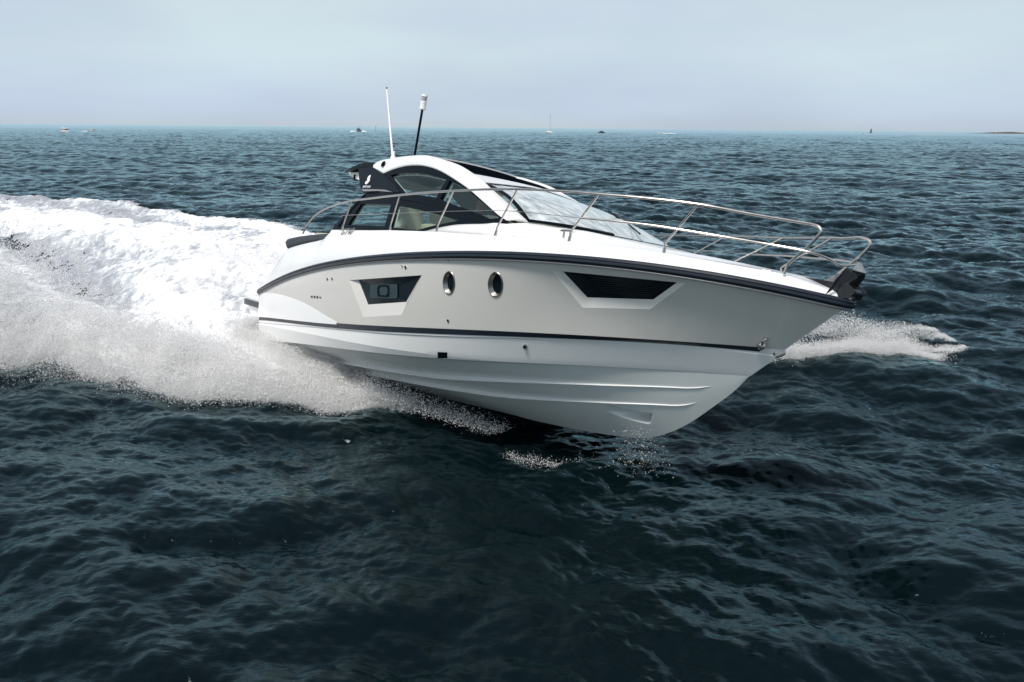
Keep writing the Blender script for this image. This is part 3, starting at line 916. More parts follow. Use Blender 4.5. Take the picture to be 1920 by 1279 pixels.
# hardtop: aft roof, sunroof opening, forward roof band
def roof_edge(x):
    return np.interp(x, ARC_U[:, 0], ARC_U[:, 1]), np.interp(x, ARC_U[:, 0], ARC_U[:, 2])
def roof_grid(x0, x1, nx, crown, t=.06, w=1.0):
    R = []; Rb = []
    for x in np.linspace(x0, x1, nx):
        ye, ze = roof_edge(x); ye = abs(ye) * w
        row = [(x, y, ze + crown * (1 - (y / ye) ** 2)) for y in np.linspace(-ye, ye, 21)]
        R.append(row); Rb.append([(a, b, c - t) for a, b, c in row])
    R, Rb = np.array(R), np.array(Rb)
    mb = MB().grid(R).grid(Rb)
    for k in (0, -1): mb.grid(np.stack([R[k], Rb[k]], 0))
    mb.grid(np.stack([R[:, 0], Rb[:, 0]], 1)).grid(np.stack([R[:, -1], Rb[:, -1]], 1))
    return mb
roof_grid(ARC_U[0, 0] + .02, 4.30, 24, .035).build('hardtop', GEL, yacht, angle=35)
ye_, ze_ = roof_edge(4.315); ye_ = abs(ye_)
_g = np.array([(4.315, y, ze_ + .035 * (1 - (y / ye_) ** 2)) for y in np.linspace(-ye_ * .98, ye_ * .98, 21)])
MB().grid(np.stack([_g + [-.004, 0, -.022], _g + [.012, 0, -.026], _g + [.03, 0, -.15], _g + [-.004, 0, -.16]], 1)).build('sunroof_gasket', BLACK, yacht, angle=30)
roof_grid(5.60, 6.03, 10, .02, .09).build('roof_beam', GEL, yacht, angle=35)
# sunroof rails and folded dark fabric
def part(m):
    P = np.array([(x, roof_edge(x)[0] + .10, roof_edge(x)[1] - .03) for x in np.linspace(4.28, 5.75, 20)])
    MB().grid(np.stack([P + [0, -.05, .0], P + [0, .015, .0], P + [0, .03, -.17], P + [0, -.05, -.18]], 1) * m).build('sunroof_rail', BLACK, yacht, angle=30)
both(part)
R = [[(x, y, roof_edge(x)[1] - .10 - .012 * (k % 2)) for y in np.linspace(-.74, .74, 9)] for k, x in enumerate(np.linspace(4.31, 4.6, 9))]
MB().grid(np.array(R)).build('sunroof_fabric', CUSH, yacht, smooth=False)

# windscreen
_topc = np.array([ARC_U[i] for i in range(70)])
WT = [u_pt(908, 341.5) + [0, .012, -.012], at_y(962, 349, -.45), at_y(1008, 355, 0)]
WB = [u_pt(986.5, 413) + [0, .012, -.005], at_y(1060, 424, -.88), at_y(1130, 437, -.55), np.array([8.14, 0, 2.73])]
WT = catmull(WT + [p * [1, -1, 1] for p in WT[-2::-1]], 10); WB = catmull(WB + [p * [1, -1, 1] for p in WB[-2::-1]], 10)
WT = resample(WT, 49); WB = resample(WB, 49)
def wrow(k, t): return WT * (1 - t) + WB * t + np.array([.06, 0, .05]) * math.sin(math.pi * t)
WS = np.stack([wrow(0, t) for t in np.linspace(0, 1, 13)], 0)
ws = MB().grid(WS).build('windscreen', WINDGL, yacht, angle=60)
WN = np.array([.55, 0, .83])
def band(P, Q, mat, name, th=.012):
    MB().grid(np.stack([P - WN * .015, P + WN * th, Q + WN * th, Q - WN * .015], 1)).build(name, mat, ws, angle=30)
b = WS[:, 0]; band(b + [0, -.004, 0], WS[:, 1] * .75 + b * .25, BLACK, 'windscreen_gasket')
b = WS[:, -1]; band(b + [0, .004, 0], WS[:, -2] * .75 + b * .25, BLACK, 'windscreen_gasket')
band(WS[0], WS[0] * .45 + WS[1] * .55, BLACK, 'windscreen_gasket')
band(WS[-1][:19], (WS[-1] * .72 + WS[-2] * .28)[:19], BLACK, 'windscreen_gasket')
# wipers
def wiper(p_base, p_tip0, p_tip1):
    g = empty('wiper', p_base, parent=yacht); B0 = np.array(p_base)
    MB().tube(np.array([p_tip0, p_tip1]) - B0, .011, n=6).build('blade', BLACK, g)
    mid = np.array(p_tip0) * .5 + np.array(p_tip1) * .5
    MB().tube(np.array([B0 + [0, -.03, .06], mid]) - B0, .006, n=6).tube(np.array([B0 + [0, .03, .06], mid]) - B0, .006, n=6).build('arm', STEEL, g)
    MB().lathe([(0, 0), (.035, 0), (.035, .09), (.02, .10), (0, .10)]).build('pivot_post', BLACK, g)
def on_ws(u, v, off=.07):
    pr = pxs(WS); d = np.linalg.norm(pr - (u, v), axis=-1); k = np.unravel_index(d.argmin(), d.shape)
    return WS[k] + WN * off
wiper(tuple(at_y(1160, 441, .10)), on_ws(1137, 405), on_ws(1186, 443))
wiper(tuple(at_y(1169, 443, .32)), on_ws(1150, 412, .09), on_ws(1194, 449, .09))

# black aft fin with emblem, spoiler over it
FIN_PX = [(673, 313.5), (686, 311.5), (697, 312), (700, 315), (719, 327), (738, 344), (753, 362), (738, 362), (710, 360), (683, 363), (678, 355), (675, 336)]
fins = side_panel('hardtop_fin', FIN_PX, [], FIN, off=.02, thick=.10)
tr_px = [(679, 356), (706, 356.5), (725, 357.5), (738, 362), (710, 359.5), (684, 360.5)]
v, f = cdt(xz(tr_px))
for w, sg in zip(fins, (1, -1)):
    MB().add((np.array([(x, sig(x, z), z) for x, z in v]) + SN * .026) * [1, sg, 1], f).build('fin_trim', GREYSIL, w, smooth=False)
EMB = catmull([(697.6, 330), (696.4, 334.5), (695.2, 335.8), (696.2, 338.2), (694.2, 342.2), (690.6, 346.2), (688.2, 347), (686.6, 345.2), (688.2, 341.8), (690.8, 340.2), (690.9, 337), (692.6, 333.0), (695, 330.6)], 5, closed=True)
v, f = cdt(xz(EMB))
for w, sg in zip(fins, (1, -1)):
    MB().add((np.array([(x, sig(x, z), z) for x, z in v]) + SN * .026) * [1, sg, 1], f).build('emblem', WHITEP, w, smooth=False)
def letters(txt, p0, xdir, up, size, mat, parent, name, shear=0.0, depth=.002):
    cu = bpy.data.curves.new(name, 'FONT'); cu.body = txt; cu.size = size; cu.extrude = depth; cu.shear = shear; cu.space_character = 1.1
    o = bpy.data.objects.new(name, cu); COL.objects.link(o)
    dg = bpy.context.evaluated_depsgraph_get()
    me = bpy.data.meshes.new_from_object(o.evaluated_get(dg)); bpy.data.objects.remove(o)
    xd = np.array(xdir, float); xd /= np.linalg.norm(xd); ud = np.array(up, float); ud -= xd * (ud @ xd); ud /= np.linalg.norm(ud)
    nd = np.cross(xd, ud)
    M = np.stack([xd, ud, nd], 1)
    V = np.empty(len(me.vertices) * 3, np.float32); me.vertices.foreach_get('co', V); V = V.reshape(-1, 3) @ M.T + np.array(p0)
    me.vertices.foreach_set('co', V.astype(np.float32).ravel()); me.update()
    me.materials.clear()
    return link_mesh(name, me, mat, parent)
p0 = on_side(679.5, 352, .028); p1 = on_side(694, 352, .028)
w0 = np.linalg.norm(p1 - p0)
letters('BENETEAU', p0, p1 - p0, (0, .38, 1), w0 / 5.3, WHITEP, fins[0], 'lettering')
# deck lettering under the window
_q0, _q1 = at_y(637, 440.5, -1.80), at_y(663, 439, -1.80)
letters('GT40', _q0, _q1 - _q0, (0, .45, 1), .16, GREYSIL, yacht, 'lettering', shear=.35)

# spoiler
SPX = [(649.5, 321), (660, 315), (672, 309.5), (688, 304.6), (702, 305.5)]
P = np.array([at_y(u, v, -.93) for u, v in catmull(SPX, 5)])
R = []
for p in P:
    R.append([(p[0] + .25 * (1 - (y / .95) ** 2) * 0, y, p[2] + .05 * (1 - (y / .95) ** 2)) for y in np.linspace(-.95, .95, 17)])
R = np.array(R); th = np.linspace(.02, .10, len(P))[:, None]
Rb = R.copy(); Rb[..., 2] -= th
mb = MB().grid(R).grid(Rb)
for k in (0, -1): mb.grid(np.stack([R[k], Rb[k]], 0))
mb.grid(np.stack([R[:, 0], Rb[:, 0]], 1)).grid(np.stack([R[:, -1], Rb[:, -1]], 1))
spo = mb.build('spoiler', FIN, yacht, angle=30)
u0 = at_y(654, 323, -.85); u1 = at_y(673, 323, -.85); d0 = at_y(657, 330, -.85); d1 = at_y(674, 338, -.85)
_q = np.array([u0, u1, d1, d0]); V = np.concatenate([_q, _q * [1, -1, 1]])
MB().add(V, [(0, 1, 2, 3), (4, 5, 6, 7), (0, 1, 5, 4), (3, 2, 6, 7), (0, 3, 7, 4), (1, 2, 6, 5)]).build('spoiler_underside', GEL, spo, smooth=False)
MB().box(at_y(664.5, 332, -.88), (.03, .03, .09), bev=.006).build('spoiler_light', BLACK, spo)

# round air horn on the arch
_p = at_y(719, 307.8, -.97)
MB().lathe([(0, .0), (.05, 0), (.055, .012), (.04, .02), (.034, .006), (0, .004)], _p, R=[[1, 0, 0], [0, .38, -.92], [0, .92, .38]]).build('speaker', BLACK, yacht)

# antenna and light mast
a0, a1 = at_y(737, 297, -.55), at_y(725, 167, -.55)
g = empty('whip_antenna', tuple(a0), parent=yacht)
MB().tube(resample(np.array([a0 - [0, 0, .02], a1]) - a0, 12), np.linspace(.020, .011, 12), n=10).build('whip', WHITEP, g)
MB().lathe([(0, -.02), (.05, -.02), (.045, .03), (.024, .05), (.022, .12)]).build('base', WHITEP, g)
MB().lathe([(0, 0), (.012, 0), (.012, .03), (0, .035)], a1 - a0).build('tip', BLACK, g)
a0, a1 = at_y(777, 292, 0.0), at_y(792, 205, 0.0)
g = empty('light_mast', tuple(a0), parent=yacht)
MB().tube(resample(np.array([a0 - [0, 0, .06], a1]) - a0, 10), .021, n=12).build('pole', BLACK, g)
ax = (a1 - a0) / np.linalg.norm(a1 - a0); e1 = np.cross(ax, [0, 1, 0]); e1 /= np.linalg.norm(e1); e2 = np.cross(ax, e1)
Rm = np.stack([e1, e2, ax], 1)
c0 = a1 - a0
def lat(prof, name, mat, par): return MB().lathe(prof, c0, n=24, R=Rm).build(name, mat, par, angle=30)
nl = lat([(0, -.01), (.045, -.01), (.056, .0), (.056, .03), (.052, .034), (.052, .10), (.056, .104), (.056, .14), (0, .14)], 'navigation_light', WHITEP, g)
lat([(.048, .14), (.048, .215)], 'lens', LENS, nl); lat([(.05, .215), (.056, .22), (.056, .235), (.05, .25), (0, .255)], 'cap', WHITEP, nl)

# ---------------- guard rails
def rail_y(x):
    b, _ = deck_edge(min(x, 10.3))
    return float(np.interp(x, [1.8, 3.5, 5, 7, 9, 10.2, 10.55, 10.8, 11], [0, .03, .10, .22, .36, .38, .05, -.18, -.22]) + b)
def rail_pt(u, v, foot=False):
    y = 1.5
    for _ in range(40):
        p = at_y(u, v, -y); xx = min(p[0], 10.95)
        yn = (deck_edge(xx)[0] - .03) if foot else rail_y(xx)
        y = .5 * y + .5 * float(yn)
    return p
rail = empty('guard_rail', (0, 0, 0), parent=yacht)
TOPPX = [(568, 438), (575, 424), (590, 405.5), (612, 391), (650, 378.5), (700, 371.5), (743, 366.5), (796, 361.5), (850, 358), (910, 355.3), (970, 355), (1045, 357.8), (1124, 364), (1215, 372), (1309, 383), (1400, 400), (1480, 413.5), (1522, 420.5)]
TOP3 = [rail_pt(*q) for q in TOPPX]
ENDPX = [(1534, 424.5), (1539.5, 432), (1535, 441), (1516, 461), (1490, 484), (1477, 496), (1470, 514)]
_e0 = TOP3[-1]
foot = at_y(1470, 515, -(deck_edge(10.4)[0] - .05))
END3 = []
for i, (u, v) in enumerate(ENDPX):
    t = np.interp(i, [0, 2, 5, 6], [0, .12, .9, 1]); y = _e0[1] * (1 - t) + foot[1] * t
    END3.append(at_y(u, v, y))
RAILP = np.concatenate([catmull(TOP3, 6)[:-1], catmull([TOP3[-1]] + END3, 6)[0:]])
def part(m): MB().tube(RAILP * m, .0140, n=10).build('rail_tube', STEEL, rail)
both(part)
STAN = [((641, 432), (645, 418), (659, 378)), ((731, 433), (733, 420), (749, 367.5)), ((818, 436), (822, 420), (850, 358.5)), ((928, 443), (933, 425), (970, 355.5)),
        ((1066, 454.5), (1071, 434), (1123, 364)), ((1244, 476.5), (1248, 456), (1309, 383.5))]
MIDY = {}
for b_, k_, t_ in STAN:
    B_ = rail_pt(*b_, foot=True); T_ = rail_pt(*t_)
    K_ = at_y(*k_, B_[1] * .93 + T_[1] * .07)
    def part(m):
        w = MB().tube(np.array(catmull([B_, K_ * .6 + B_ * .4, K_, K_ * .6 + T_ * .4, T_], 5)) * m, .0115, n=8).build('stanchion', STEEL, rail)
        MB().tube(np.array([B_ + [0, 0, -.015], B_ * .45 + K_ * .55]) * m, .0165, n=10).build('stanchion_foot', STEEL, w)
    both(part)
def mid_pt(u, v):
    y = 1.3
    for _ in range(40):
        p = at_y(u, v, -y); yn = (rail_y(p[0]) * .55 + (deck_edge(min(p[0], 10.4))[0] - .03) * .45); y = .5 * y + .5 * yn
    return p
MID = [mid_pt(*q) for q in [(1089, 409), (1150, 414.5), (1210, 421), (1271, 430), (1350, 443), (1440, 458), (1498, 468.5)]]
_m = MID[-1]
LOOP = MID + [at_y(1530, 476.5, _m[1] * .8), at_y(1554, 485.5, _m[1] * .48), np.array([at_y(1570, 496, -.05)[0], 0, at_y(1570, 496, -.05)[2]])]
L2 = LOOP + [p * [1, -1, 1] for p in LOOP[-2::-1]]
MB().tube(catmull(L2, 6), .0115, n=8).build('mid_rail', STEEL, rail)
LIFE = [mid_pt(*q) for q in [(641, 404), (740, 400), (838, 396.5), (951, 395.5), (1089, 409)]]
def part(m): MB().tube(catmull(LIFE, 5) * m, .0035, n=6).build('lifeline', STEEL, rail)
both(part)

# cleats
def cleat(p, d=(1, 0, 0), L=.26, name='cleat'):
    p = np.array(p); d = np.array(d, float); d /= np.linalg.norm(d); g = empty(name, tuple(p), parent=yacht)
    MB().tube(catmull([-d * L / 2 + [0, 0, .062], -d * L / 4 + [0, 0, .07], d * L / 4 + [0, 0, .07], d * L / 2 + [0, 0, .062]], 4), [.006] * 2 + [.013] * 9 + [.006] * 2, n=8).build('horn', STEEL, g)
    for k in (-.045, .045): MB().tube(np.array([d * k + [0, 0, -.01], d * k + [0, 0, .07]]), .012, n=8).build('post', STEEL, g)
for sg in (1, -1):
    for u, v in ((1426, 512), (1064, 436), (847, 443)):
        p = rail_pt(u, v, True); 
        t = .5 * (rail_pt(u + 15, v + 3, True) - rail_pt(u - 15, v - 3, True))
        L = .26 if u != 1064 else .2
        q = p * [1, sg, 1]; dz = deck_edge(p[0])[1]
        cleat((q[0], q[1], p[2] - .05), t * [1, sg, 0] + [0, 0, 0], L)

# anchor on its bow roller
anc = empty('anchor', (10.95, 0, 2.2), parent=yacht); AO = np.array([10.95, 0, 2.2])
def slab(pts, th, name, mat, par, O=AO):
    pts = np.array(pts, float); n = np.cross(pts[1] - pts[0], pts[2] - pts[0]); n /= np.linalg.norm(n); n *= th / 2
    k = len(pts); V = np.concatenate([pts + n, pts - n]) - O
    F = [tuple(range(k)), tuple(range(2 * k - 1, k - 1, -1))] + [(i, i + k, (i + 1) % k + k, (i + 1) % k) for i in range(k)]
    return MB().add(V, F).build(name, mat, par, smooth=False)
rc = at_y(1590, 508, 0); tipn = at_y(1552, 546, -.17); tipf = at_y(1578, 556, .12)
heel_ = at_y(1622, 515, 0); 
wing_n = [at_y(1586, 503.5, -.10), at_y(1602, 506, 0.02), at_y(1607, 522, .02), at_y(1587, 532, -.06), at_y(1570, 536, -.13), at_y(1549, 552, -.20), at_y(1567, 524, -.18)]
slab(wing_n, .016, 'fluke', DKSTEEL, anc)
wing_f = [at_y(1602, 506, .02), at_y(1623, 513.5, .10), at_y(1622, 520, .16), at_y(1606, 540, .18), at_y(1592, 548, .16), at_y(1576, 557, .10), at_y(1588, 536, .05), at_y(1600, 522, .02)]
slab(wing_f, .016, 'fluke', DKSTEEL, anc)
slab([at_y(1601, 507, .0), at_y(1610, 493, .0), at_y(1613, 493.5, .0), at_y(1622, 512, .0)], .05, 'crown_tip', STEEL, anc)
slab([at_y(1531, 533, .02), at_y(1562, 518, .02), at_y(1578, 511, .02), at_y(1596, 508, .02), at_y(1594, 516, .02), at_y(1566, 533, .02)], .022, 'shank', GREYSIL, anc)
rol = empty('bow_roller', (10.9, 0, 2.2), parent=yacht); O2 = np.array([10.9, 0, 2.2])
for sg in (-1, 1):
    slab([(10.35, .09 * sg, 2.45), (10.7, .09 * sg, 2.42), (10.98, .09 * sg, 2.40), (11.06, .09 * sg, 2.34), (11.0, .09 * sg, 2.27), (10.7, .09 * sg, 2.26), (10.35, .09 * sg, 2.34)], .012, 'cheek_plate', DKSTEEL, rol, O2)
MB().tube(np.array([(11.0, -.08, 2.33), (11.0, .08, 2.33)]) - O2, .035, n=14).build('roller', NAVY, rol)

# aft coaming cushion
CPX_T = [(541, 447), (560, 443), (590, 439.5), (624, 437.2)]
CPX_B = [(538.5, 465.5), (545, 463), (575, 456), (611, 451.5)]
T3 = catmull([at_y(u, v, -1.60) for u, v in CPX_T], 5); B3 = catmull([at_y(u, v, -1.74) for u, v in CPX_B], 5)
n_ = len(T3)
def part(m):
    i3 = T3 + [0, .24, .01]; j3 = T3 + [0, .25, -.22]
    mid = (T3 + B3) / 2 + [0, -.05, .01]
    low = B3 + [0, -.02, .035]
    rows = np.stack([B3 + [0, .05, 0], B3, low, mid, T3 + [0, -.02, -.02], T3 + [0, .02, 0], i3 + [0, -.02, 0], i3 + [0, 0, -.03], j3], 1)
    MB().grid(rows * m).add(rows[0] * m, [tuple(range(9))]).add(rows[-1] * m, [tuple(range(9))]).build('coaming_cushion', CUSH, yacht, angle=40)
both(part)

# ---------------- inside: seats, helm console
def pillow(c, d, R=None, p=.55, nu=20, nv=14):
    f = lambda v: np.sign(v) * np.abs(v) ** p
    u = np.linspace(0, 2 * math.pi, nu, endpoint=False); w = np.linspace(-math.pi / 2, math.pi / 2, nv)
    P = np.array([[(d[0] / 2 * f(math.cos(b)) * f(math.cos(a)), d[1] / 2 * f(math.cos(b)) * f(math.sin(a)), d[2] / 2 * f(math.sin(b))) for a in u] for b in w])
    if R is not None: P = P @ np.asarray(R).T
    return MB().grid(P + np.array(c), close_v=True)
def seat(x, y, z=1.58, w=.62, tall=.95):
    g = empty('seat', (x, y, z), parent=yacht)
    MB().box((0, 0, .22), (.5, w * .8, .44), bev=.05).build('seat_base', GEL, g)
    pillow((.05, 0, .52), (.62, w, .22)).build('seat_cushion', CREAM, g)
    Rb = np.array(Euler((0, -.22, 0)).to_matrix())
    pillow((-.28, 0, .52 + tall * .40), (.24, w, tall * .82), Rb, .62).build('backrest', CREAM, g)
    for s in (-1, 1): pillow((.02, s * (w / 2 - .02), .74), (.48, .14, .17)).build('armrest', CREAM, g)
    return g
sA = at_y(786, 412, -.55)
seat(float(sA[0]), -.62, float(sA[2]) - .86, .58, .80)
seat(float(sA[0]), .10, float(sA[2]) - .86, .58, .80)
# helm console and dash
mb = MB().box((6.68, -.1, 2.08), (.72, 1.75, .95), bev=.08)
mb.build('helm_console', DARKINT, yacht)
dash = MB().grid(np.array([[(6.45, y, 2.62), (6.75, y, 2.72), (7.3, y, 2.66), (7.75 - .5 * abs(y), y, 2.64)] for y in np.linspace(-1.05, 1.05, 9)])).build('dashboard', GREYSIL, yacht)
MB().tube(np.array([(6.32 + .12 * math.cos(a), -.55 + .19 * math.sin(a), 2.72 + .15 * math.cos(a + math.pi)) for a in np.linspace(0, 2 * math.pi, 28)]), .014, n=8).build('steering_wheel', BLACK, yacht)
# dark inner cabin liner below the windows
def part(m):
    R = [[(x, -1.24, 1.6), (x, -1.22, 2.5)] for x in np.linspace(1.2, 6.6, 8)]
    MB().grid(np.array(R) * m).build('cabin_liner', CREAM, yacht, smooth=False)
both(part)

# ------------------------------------------------------------------ the person at the helm
def person_at_helm():
    H0 = at_y(904.5, 383, -.50)                       # head centre, boat frame
    g = empty('person', tuple(H0 + [-.30, 0, -1.0]), parent=None)
    O = H0 + [-.30, 0, -1.0]
    J = {  # name: (offset from the head centre, radius)
        'pel': ((-.36, 0, -.72), .145), 'wst': ((-.32, 0, -.55), .130), 'chs': ((-.22, 0, -.34), .150), 'shc': ((-.13, 0, -.19), .085),
        'nek': ((-.06, 0, -.12), .055), 'hd0': ((-.01, 0, -.03), .080), 'hd1': ((.005, 0, .055), .085), 'hd2': ((-.01, 0, .105), .05)}
    E_ = [('pel', 'wst'), ('wst', 'chs'), ('chs', 'shc'), ('shc', 'nek'), ('nek', 'hd0'), ('hd0', 'hd1'), ('hd1', 'hd2')]
    for s, k in ((-1, 'r'), (1, 'l')):
        J['sh' + k] = ((-.16, .175 * s, -.235), .068); J['el' + k] = ((-.02, .25 * s, -.46), .047)
        J['wr' + k] = ((.20, .17 * s, -.40), .030); J['pm' + k] = ((.275, .165 * s, -.385), .032)
        J['hp' + k] = ((-.34, .09 * s, -.78), .095); J['kn' + k] = ((.08, .12 * s, -.80), .068); J['an' + k] = ((.06, .12 * s, -1.22), .042); J['ft' + k] = ((.20, .13 * s, -1.27), .036)
        E_ += [('shc', 'sh' + k), ('sh' + k, 'el' + k), ('el' + k, 'wr' + k), ('wr' + k, 'pm' + k), ('pel', 'hp' + k), ('hp' + k, 'kn' + k), ('kn' + k, 'an' + k), ('an' + k, 'ft' + k)]
        for fi, (dy, ln) in enumerate(((-.027, .055), (-.009, .066), (.009, .063), (.026, .05))):
            a, b = 'f%d%sa' % (fi, k), 'f%d%sb' % (fi, k)
            J[a] = ((.275 + ln * .6, .165 * s + dy, -.375), .009); J[b] = ((.275 + ln * .8, .165 * s + dy, -.41), .008)
            E_ += [('pm' + k, a), (a, b)]
        J['t' + k] = ((.29, .165 * s - .035 * s, -.42), .009); E_.append(('pm' + k, 't' + k))
    names = list(J); me = bpy.data.meshes.new('body')
    me.from_pydata([tuple(H0 + np.array(J[n][0]) - O) for n in names], [(names.index(a), names.index(b)) for a, b in E_], [])
    o = bpy.data.objects.new('body', me); COL.objects.link(o)
    md = o.modifiers.new('skin', 'SKIN'); md.use_smooth_shade = True
    for i, n in enumerate(names): me.skin_vertices[0].data[i].radius = (J[n][1], J[n][1])
    me.skin_vertices[0].data[names.index('chs')].radius = (.13, .175)
    me.skin_vertices[0].data[0].use_root = True
    o.modifiers.new('sub', 'SUBSURF').levels = 2
    dg = bpy.context.evaluated_depsgraph_get(); me2 = bpy.data.meshes.new_from_object(o.evaluated_get(dg))
    bpy.data.objects.remove(o)
    skin = nmat('skin', (.42, .25, .18), .5, vary=.08); shirt = nmat('navy_shirt', (.02, .06, .13), .85, vary=.2, vscale=20, bump=.3); trs = nmat('dark_trousers', (.03, .03, .035), .85, vary=.2)
    for m in (skin, shirt, trs): me2.materials.append(m)
    for p in me2.polygons:
        c = np.array(p.center) + O - H0
        p.material_index = 0 if (c[2] > -.135 or c[0] > .19 and c[2] > -.6) else (1 if c[2] > -.66 else 2)
        p.use_smooth = True
    b = bpy.data.objects.new('body', me2); COL.objects.link(b); b.parent = g
    hair = nmat('dark_hair', (.03, .02, .015), .7, vary=.3, vscale=60, bump=.5)
    hm = MB()
    th = np.linspace(0, 2 * math.pi, 20, endpoint=False)
    hm.grid(np.array([[(-.02 + .1 * math.cos(p) * math.cos(t), .088 * math.cos(p) * math.sin(t), .055 + .095 * math.sin(p)) for t in th] for p in np.linspace(-.05, 1.55, 8)]) + H0 - O, close_v=True)
    hm.build('hair', hair, g)
    fm = MB().lathe([(0, -.02), (.013, -.012), (.010, .012), (0, .025)], H0 - O + [.088, 0, .005]); fm.build('nose', skin, g)
    for s in (-1, 1):
        MB().lathe([(0, -.011), (.011, 0), (0, .011)], H0 - O + [.078, .03 * s, .035]).build('eye', WHITEP, g)
        MB().lathe([(0, -.03), (.012, -.01), (.014, .012), (0, .03)], H0 - O + [-.01, .085 * s, .01]).build('ear', skin, g)
    MB().tube(np.array([H0 - O + [.078, -.022, -.045], H0 - O + [.083, 0, -.047], H0 - O + [.078, .022, -.045]]), .005, n=6).build('mouth', RED, g)
    # into the world: the yacht carries the figure
    M = Matrix.Translation(YPOS.tolist()) @ Euler((-HEEL, -TRIM, -TH), 'XYZ').to_matrix().to_4x4() @ Matrix.Translation(O.tolist())
    g.matrix_world = M
    tag(g, 'person in a navy shirt leaning over the wheel behind the forward side window', 'person')
person_at_helm()

# ------------------------------------------------------------------ foam on the water
def foam_material():
    m = bpy.data.materials.new('sea_foam'); m.use_nodes = True
    n, l = m.node_tree.nodes, m.node_tree.links
    b = n['Principled BSDF']; b.inputs['Roughness'].default_value = .8; b.inputs['Specular IOR Level'].default_value = .2
    a = n.new('ShaderNodeAttribute'); a.attribute_name = 'cover'
    t = n.new('ShaderNodeTexCoord'); z = n.new('ShaderNodeTexNoise'); z.inputs['Scale'].default_value = 2.2; z.inputs['Detail'].default_value = 8
    z.inputs['Roughness'].default_value = .68
    mp = n.new('ShaderNodeMapping'); mp.inputs['Rotation'].default_value = (0, 0, math.radians(38)); mp.inputs['Scale'].default_value = (2.2, .8, 1)
    ad = n.new('ShaderNodeMath'); ad.operation = 'ADD'
    mu = n.new('ShaderNodeMath'); mu.operation = 'MULTIPLY'; mu.inputs[1].default_value = 1.5
    r = n.new('ShaderNodeValToRGB')
    r.color_ramp.elements[0].position = .52; r.color_ramp.elements[0].color = (.30, .315, .35, 1)
    r.color_ramp.elements[1].position = 1.25; r.color_ramp.elements[1].color = (.84, .84, .845, 1)
    e = r.color_ramp.elements.new(.80); e.color = (.50, .53, .56, 1)
    r.color_ramp.elements[-1].position = 1.0
    l.new(t.outputs['Object'], mp.inputs['Vector']); l.new(mp.outputs['Vector'], z.inputs['Vector'])
    sb = n.new('ShaderNodeMath'); sb.operation = 'SUBTRACT'; sb.inputs[1].default_value = .5
    l.new(z.outputs['Fac'], sb.inputs[0]); l.new(sb.outputs[0], mu.inputs[0]); l.new(mu.outputs[0], ad.inputs[0]); l.new(a.outputs['Fac'], ad.inputs[1])
    l.new(ad.outputs[0], r.inputs['Fac']); l.new(r.outputs['Color'], b.inputs['Base Color'])
    z2 = n.new('ShaderNodeTexNoise'); z2.inputs['Scale'].default_value = 16; z2.inputs['Detail'].default_value = 6
    bp = n.new('ShaderNodeBump'); bp.inputs['Strength'].default_value = .6; bp.inputs['Distance'].default_value = .03
    l.new(t.outputs['Object'], z2.inputs['Vector']); l.new(z2.outputs['Fac'], bp.inputs['Height']); l.new(bp.outputs['Normal'], b.inputs['Normal'])
    return m
FOAM = foam_material()
fr = radial(8.6, 75, .02, .0026); fa = np.linspace(-.90, .62, 950)
RR, AZ = np.meshgrid(fr, fa, indexing='ij'); X, Y = RR * np.sin(AZ), RR * np.cos(AZ)
H, DX, DY = waves(X, Y, RR)
M = foam_mask(X, Y)
_f, _s = fs(X, Y); n1, n2 = TN1.hh(_f * .35 + 5, _s * 1.3) * .75 + TN1.hh(X * 2, Y * 2) * .5, TN2.hh(X, Y)
H += wake_height(X, Y) + .015 + np.clip(M, 0, 1) * (.022 * n1 + .010 * n2 + .03)
cov = M + .13 * n1 + .10 * n2
keep = cov > .22
keep = keep[:-1, :-1] & keep[1:, 1:] & (M[:-1, :-1] > .02)
P3 = np.stack([X + DX, Y + DY, H], -1)
fme = grid_mesh('wake_foam', P3, keep)
# coverage attribute on the vertices that stay
nu, nv = X.shape; ii = np.arange(nu * nv).reshape(nu, nv)
q = np.stack([ii[:-1, :-1], ii[:-1, 1:], ii[1:, 1:], ii[1:, :-1]], -1).reshape(-1, 4)[keep.reshape(-1)]
at = fme.attributes.new('cover', 'FLOAT', 'POINT'); at.data.foreach_set('value', np.clip(cov, 0, 1.3).reshape(-1)[np.unique(q)].astype(np.float32))
tag(link_mesh('wake_foam', fme, FOAM), 'broad white foam of the wake spreading behind the yacht', 'foam', kind='stuff')

# ------------------------------------------------------------------ spray: water drops in the air
def spray_material():
    m = bpy.data.materials.new('spray_drops'); m.use_nodes = True
    n, l = m.node_tree.nodes, m.node_tree.links
    n.remove(n['Principled BSDF']); out = n['Material Output']
    d = n.new('ShaderNodeBsdfDiffuse'); d.inputs['Color'].default_value = (.99, .99, .99, 1)
    t = n.new('ShaderNodeBsdfTranslucent'); t.inputs['Color'].default_value = (.99, .99, .99, 1)
    o = n.new('ShaderNodeTexCoord'); z = n.new('ShaderNodeTexNoise'); z.inputs['Scale'].default_value = 30
    mr = n.new('ShaderNodeMapRange'); mr.inputs['To Min'].default_value = .15; mr.inputs['To Max'].default_value = .35
    mx = n.new('ShaderNodeMixShader')
    l.new(o.outputs['Object'], z.inputs['Vector']); l.new(z.outputs['Fac'], mr.inputs['Value']); l.new(mr.outputs['Result'], mx.inputs['Fac'])
    l.new(d.outputs['BSDF'], mx.inputs[1]); l.new(t.outputs['BSDF'], mx.inputs[2]); l.new(mx.outputs['Shader'], out.inputs['Surface'])
    return m
SPRAY = spray_material()
TET = np.array([[1, 1, 1], [1, -1, -1], [-1, 1, -1], [-1, -1, 1]], float) / 3 ** .5
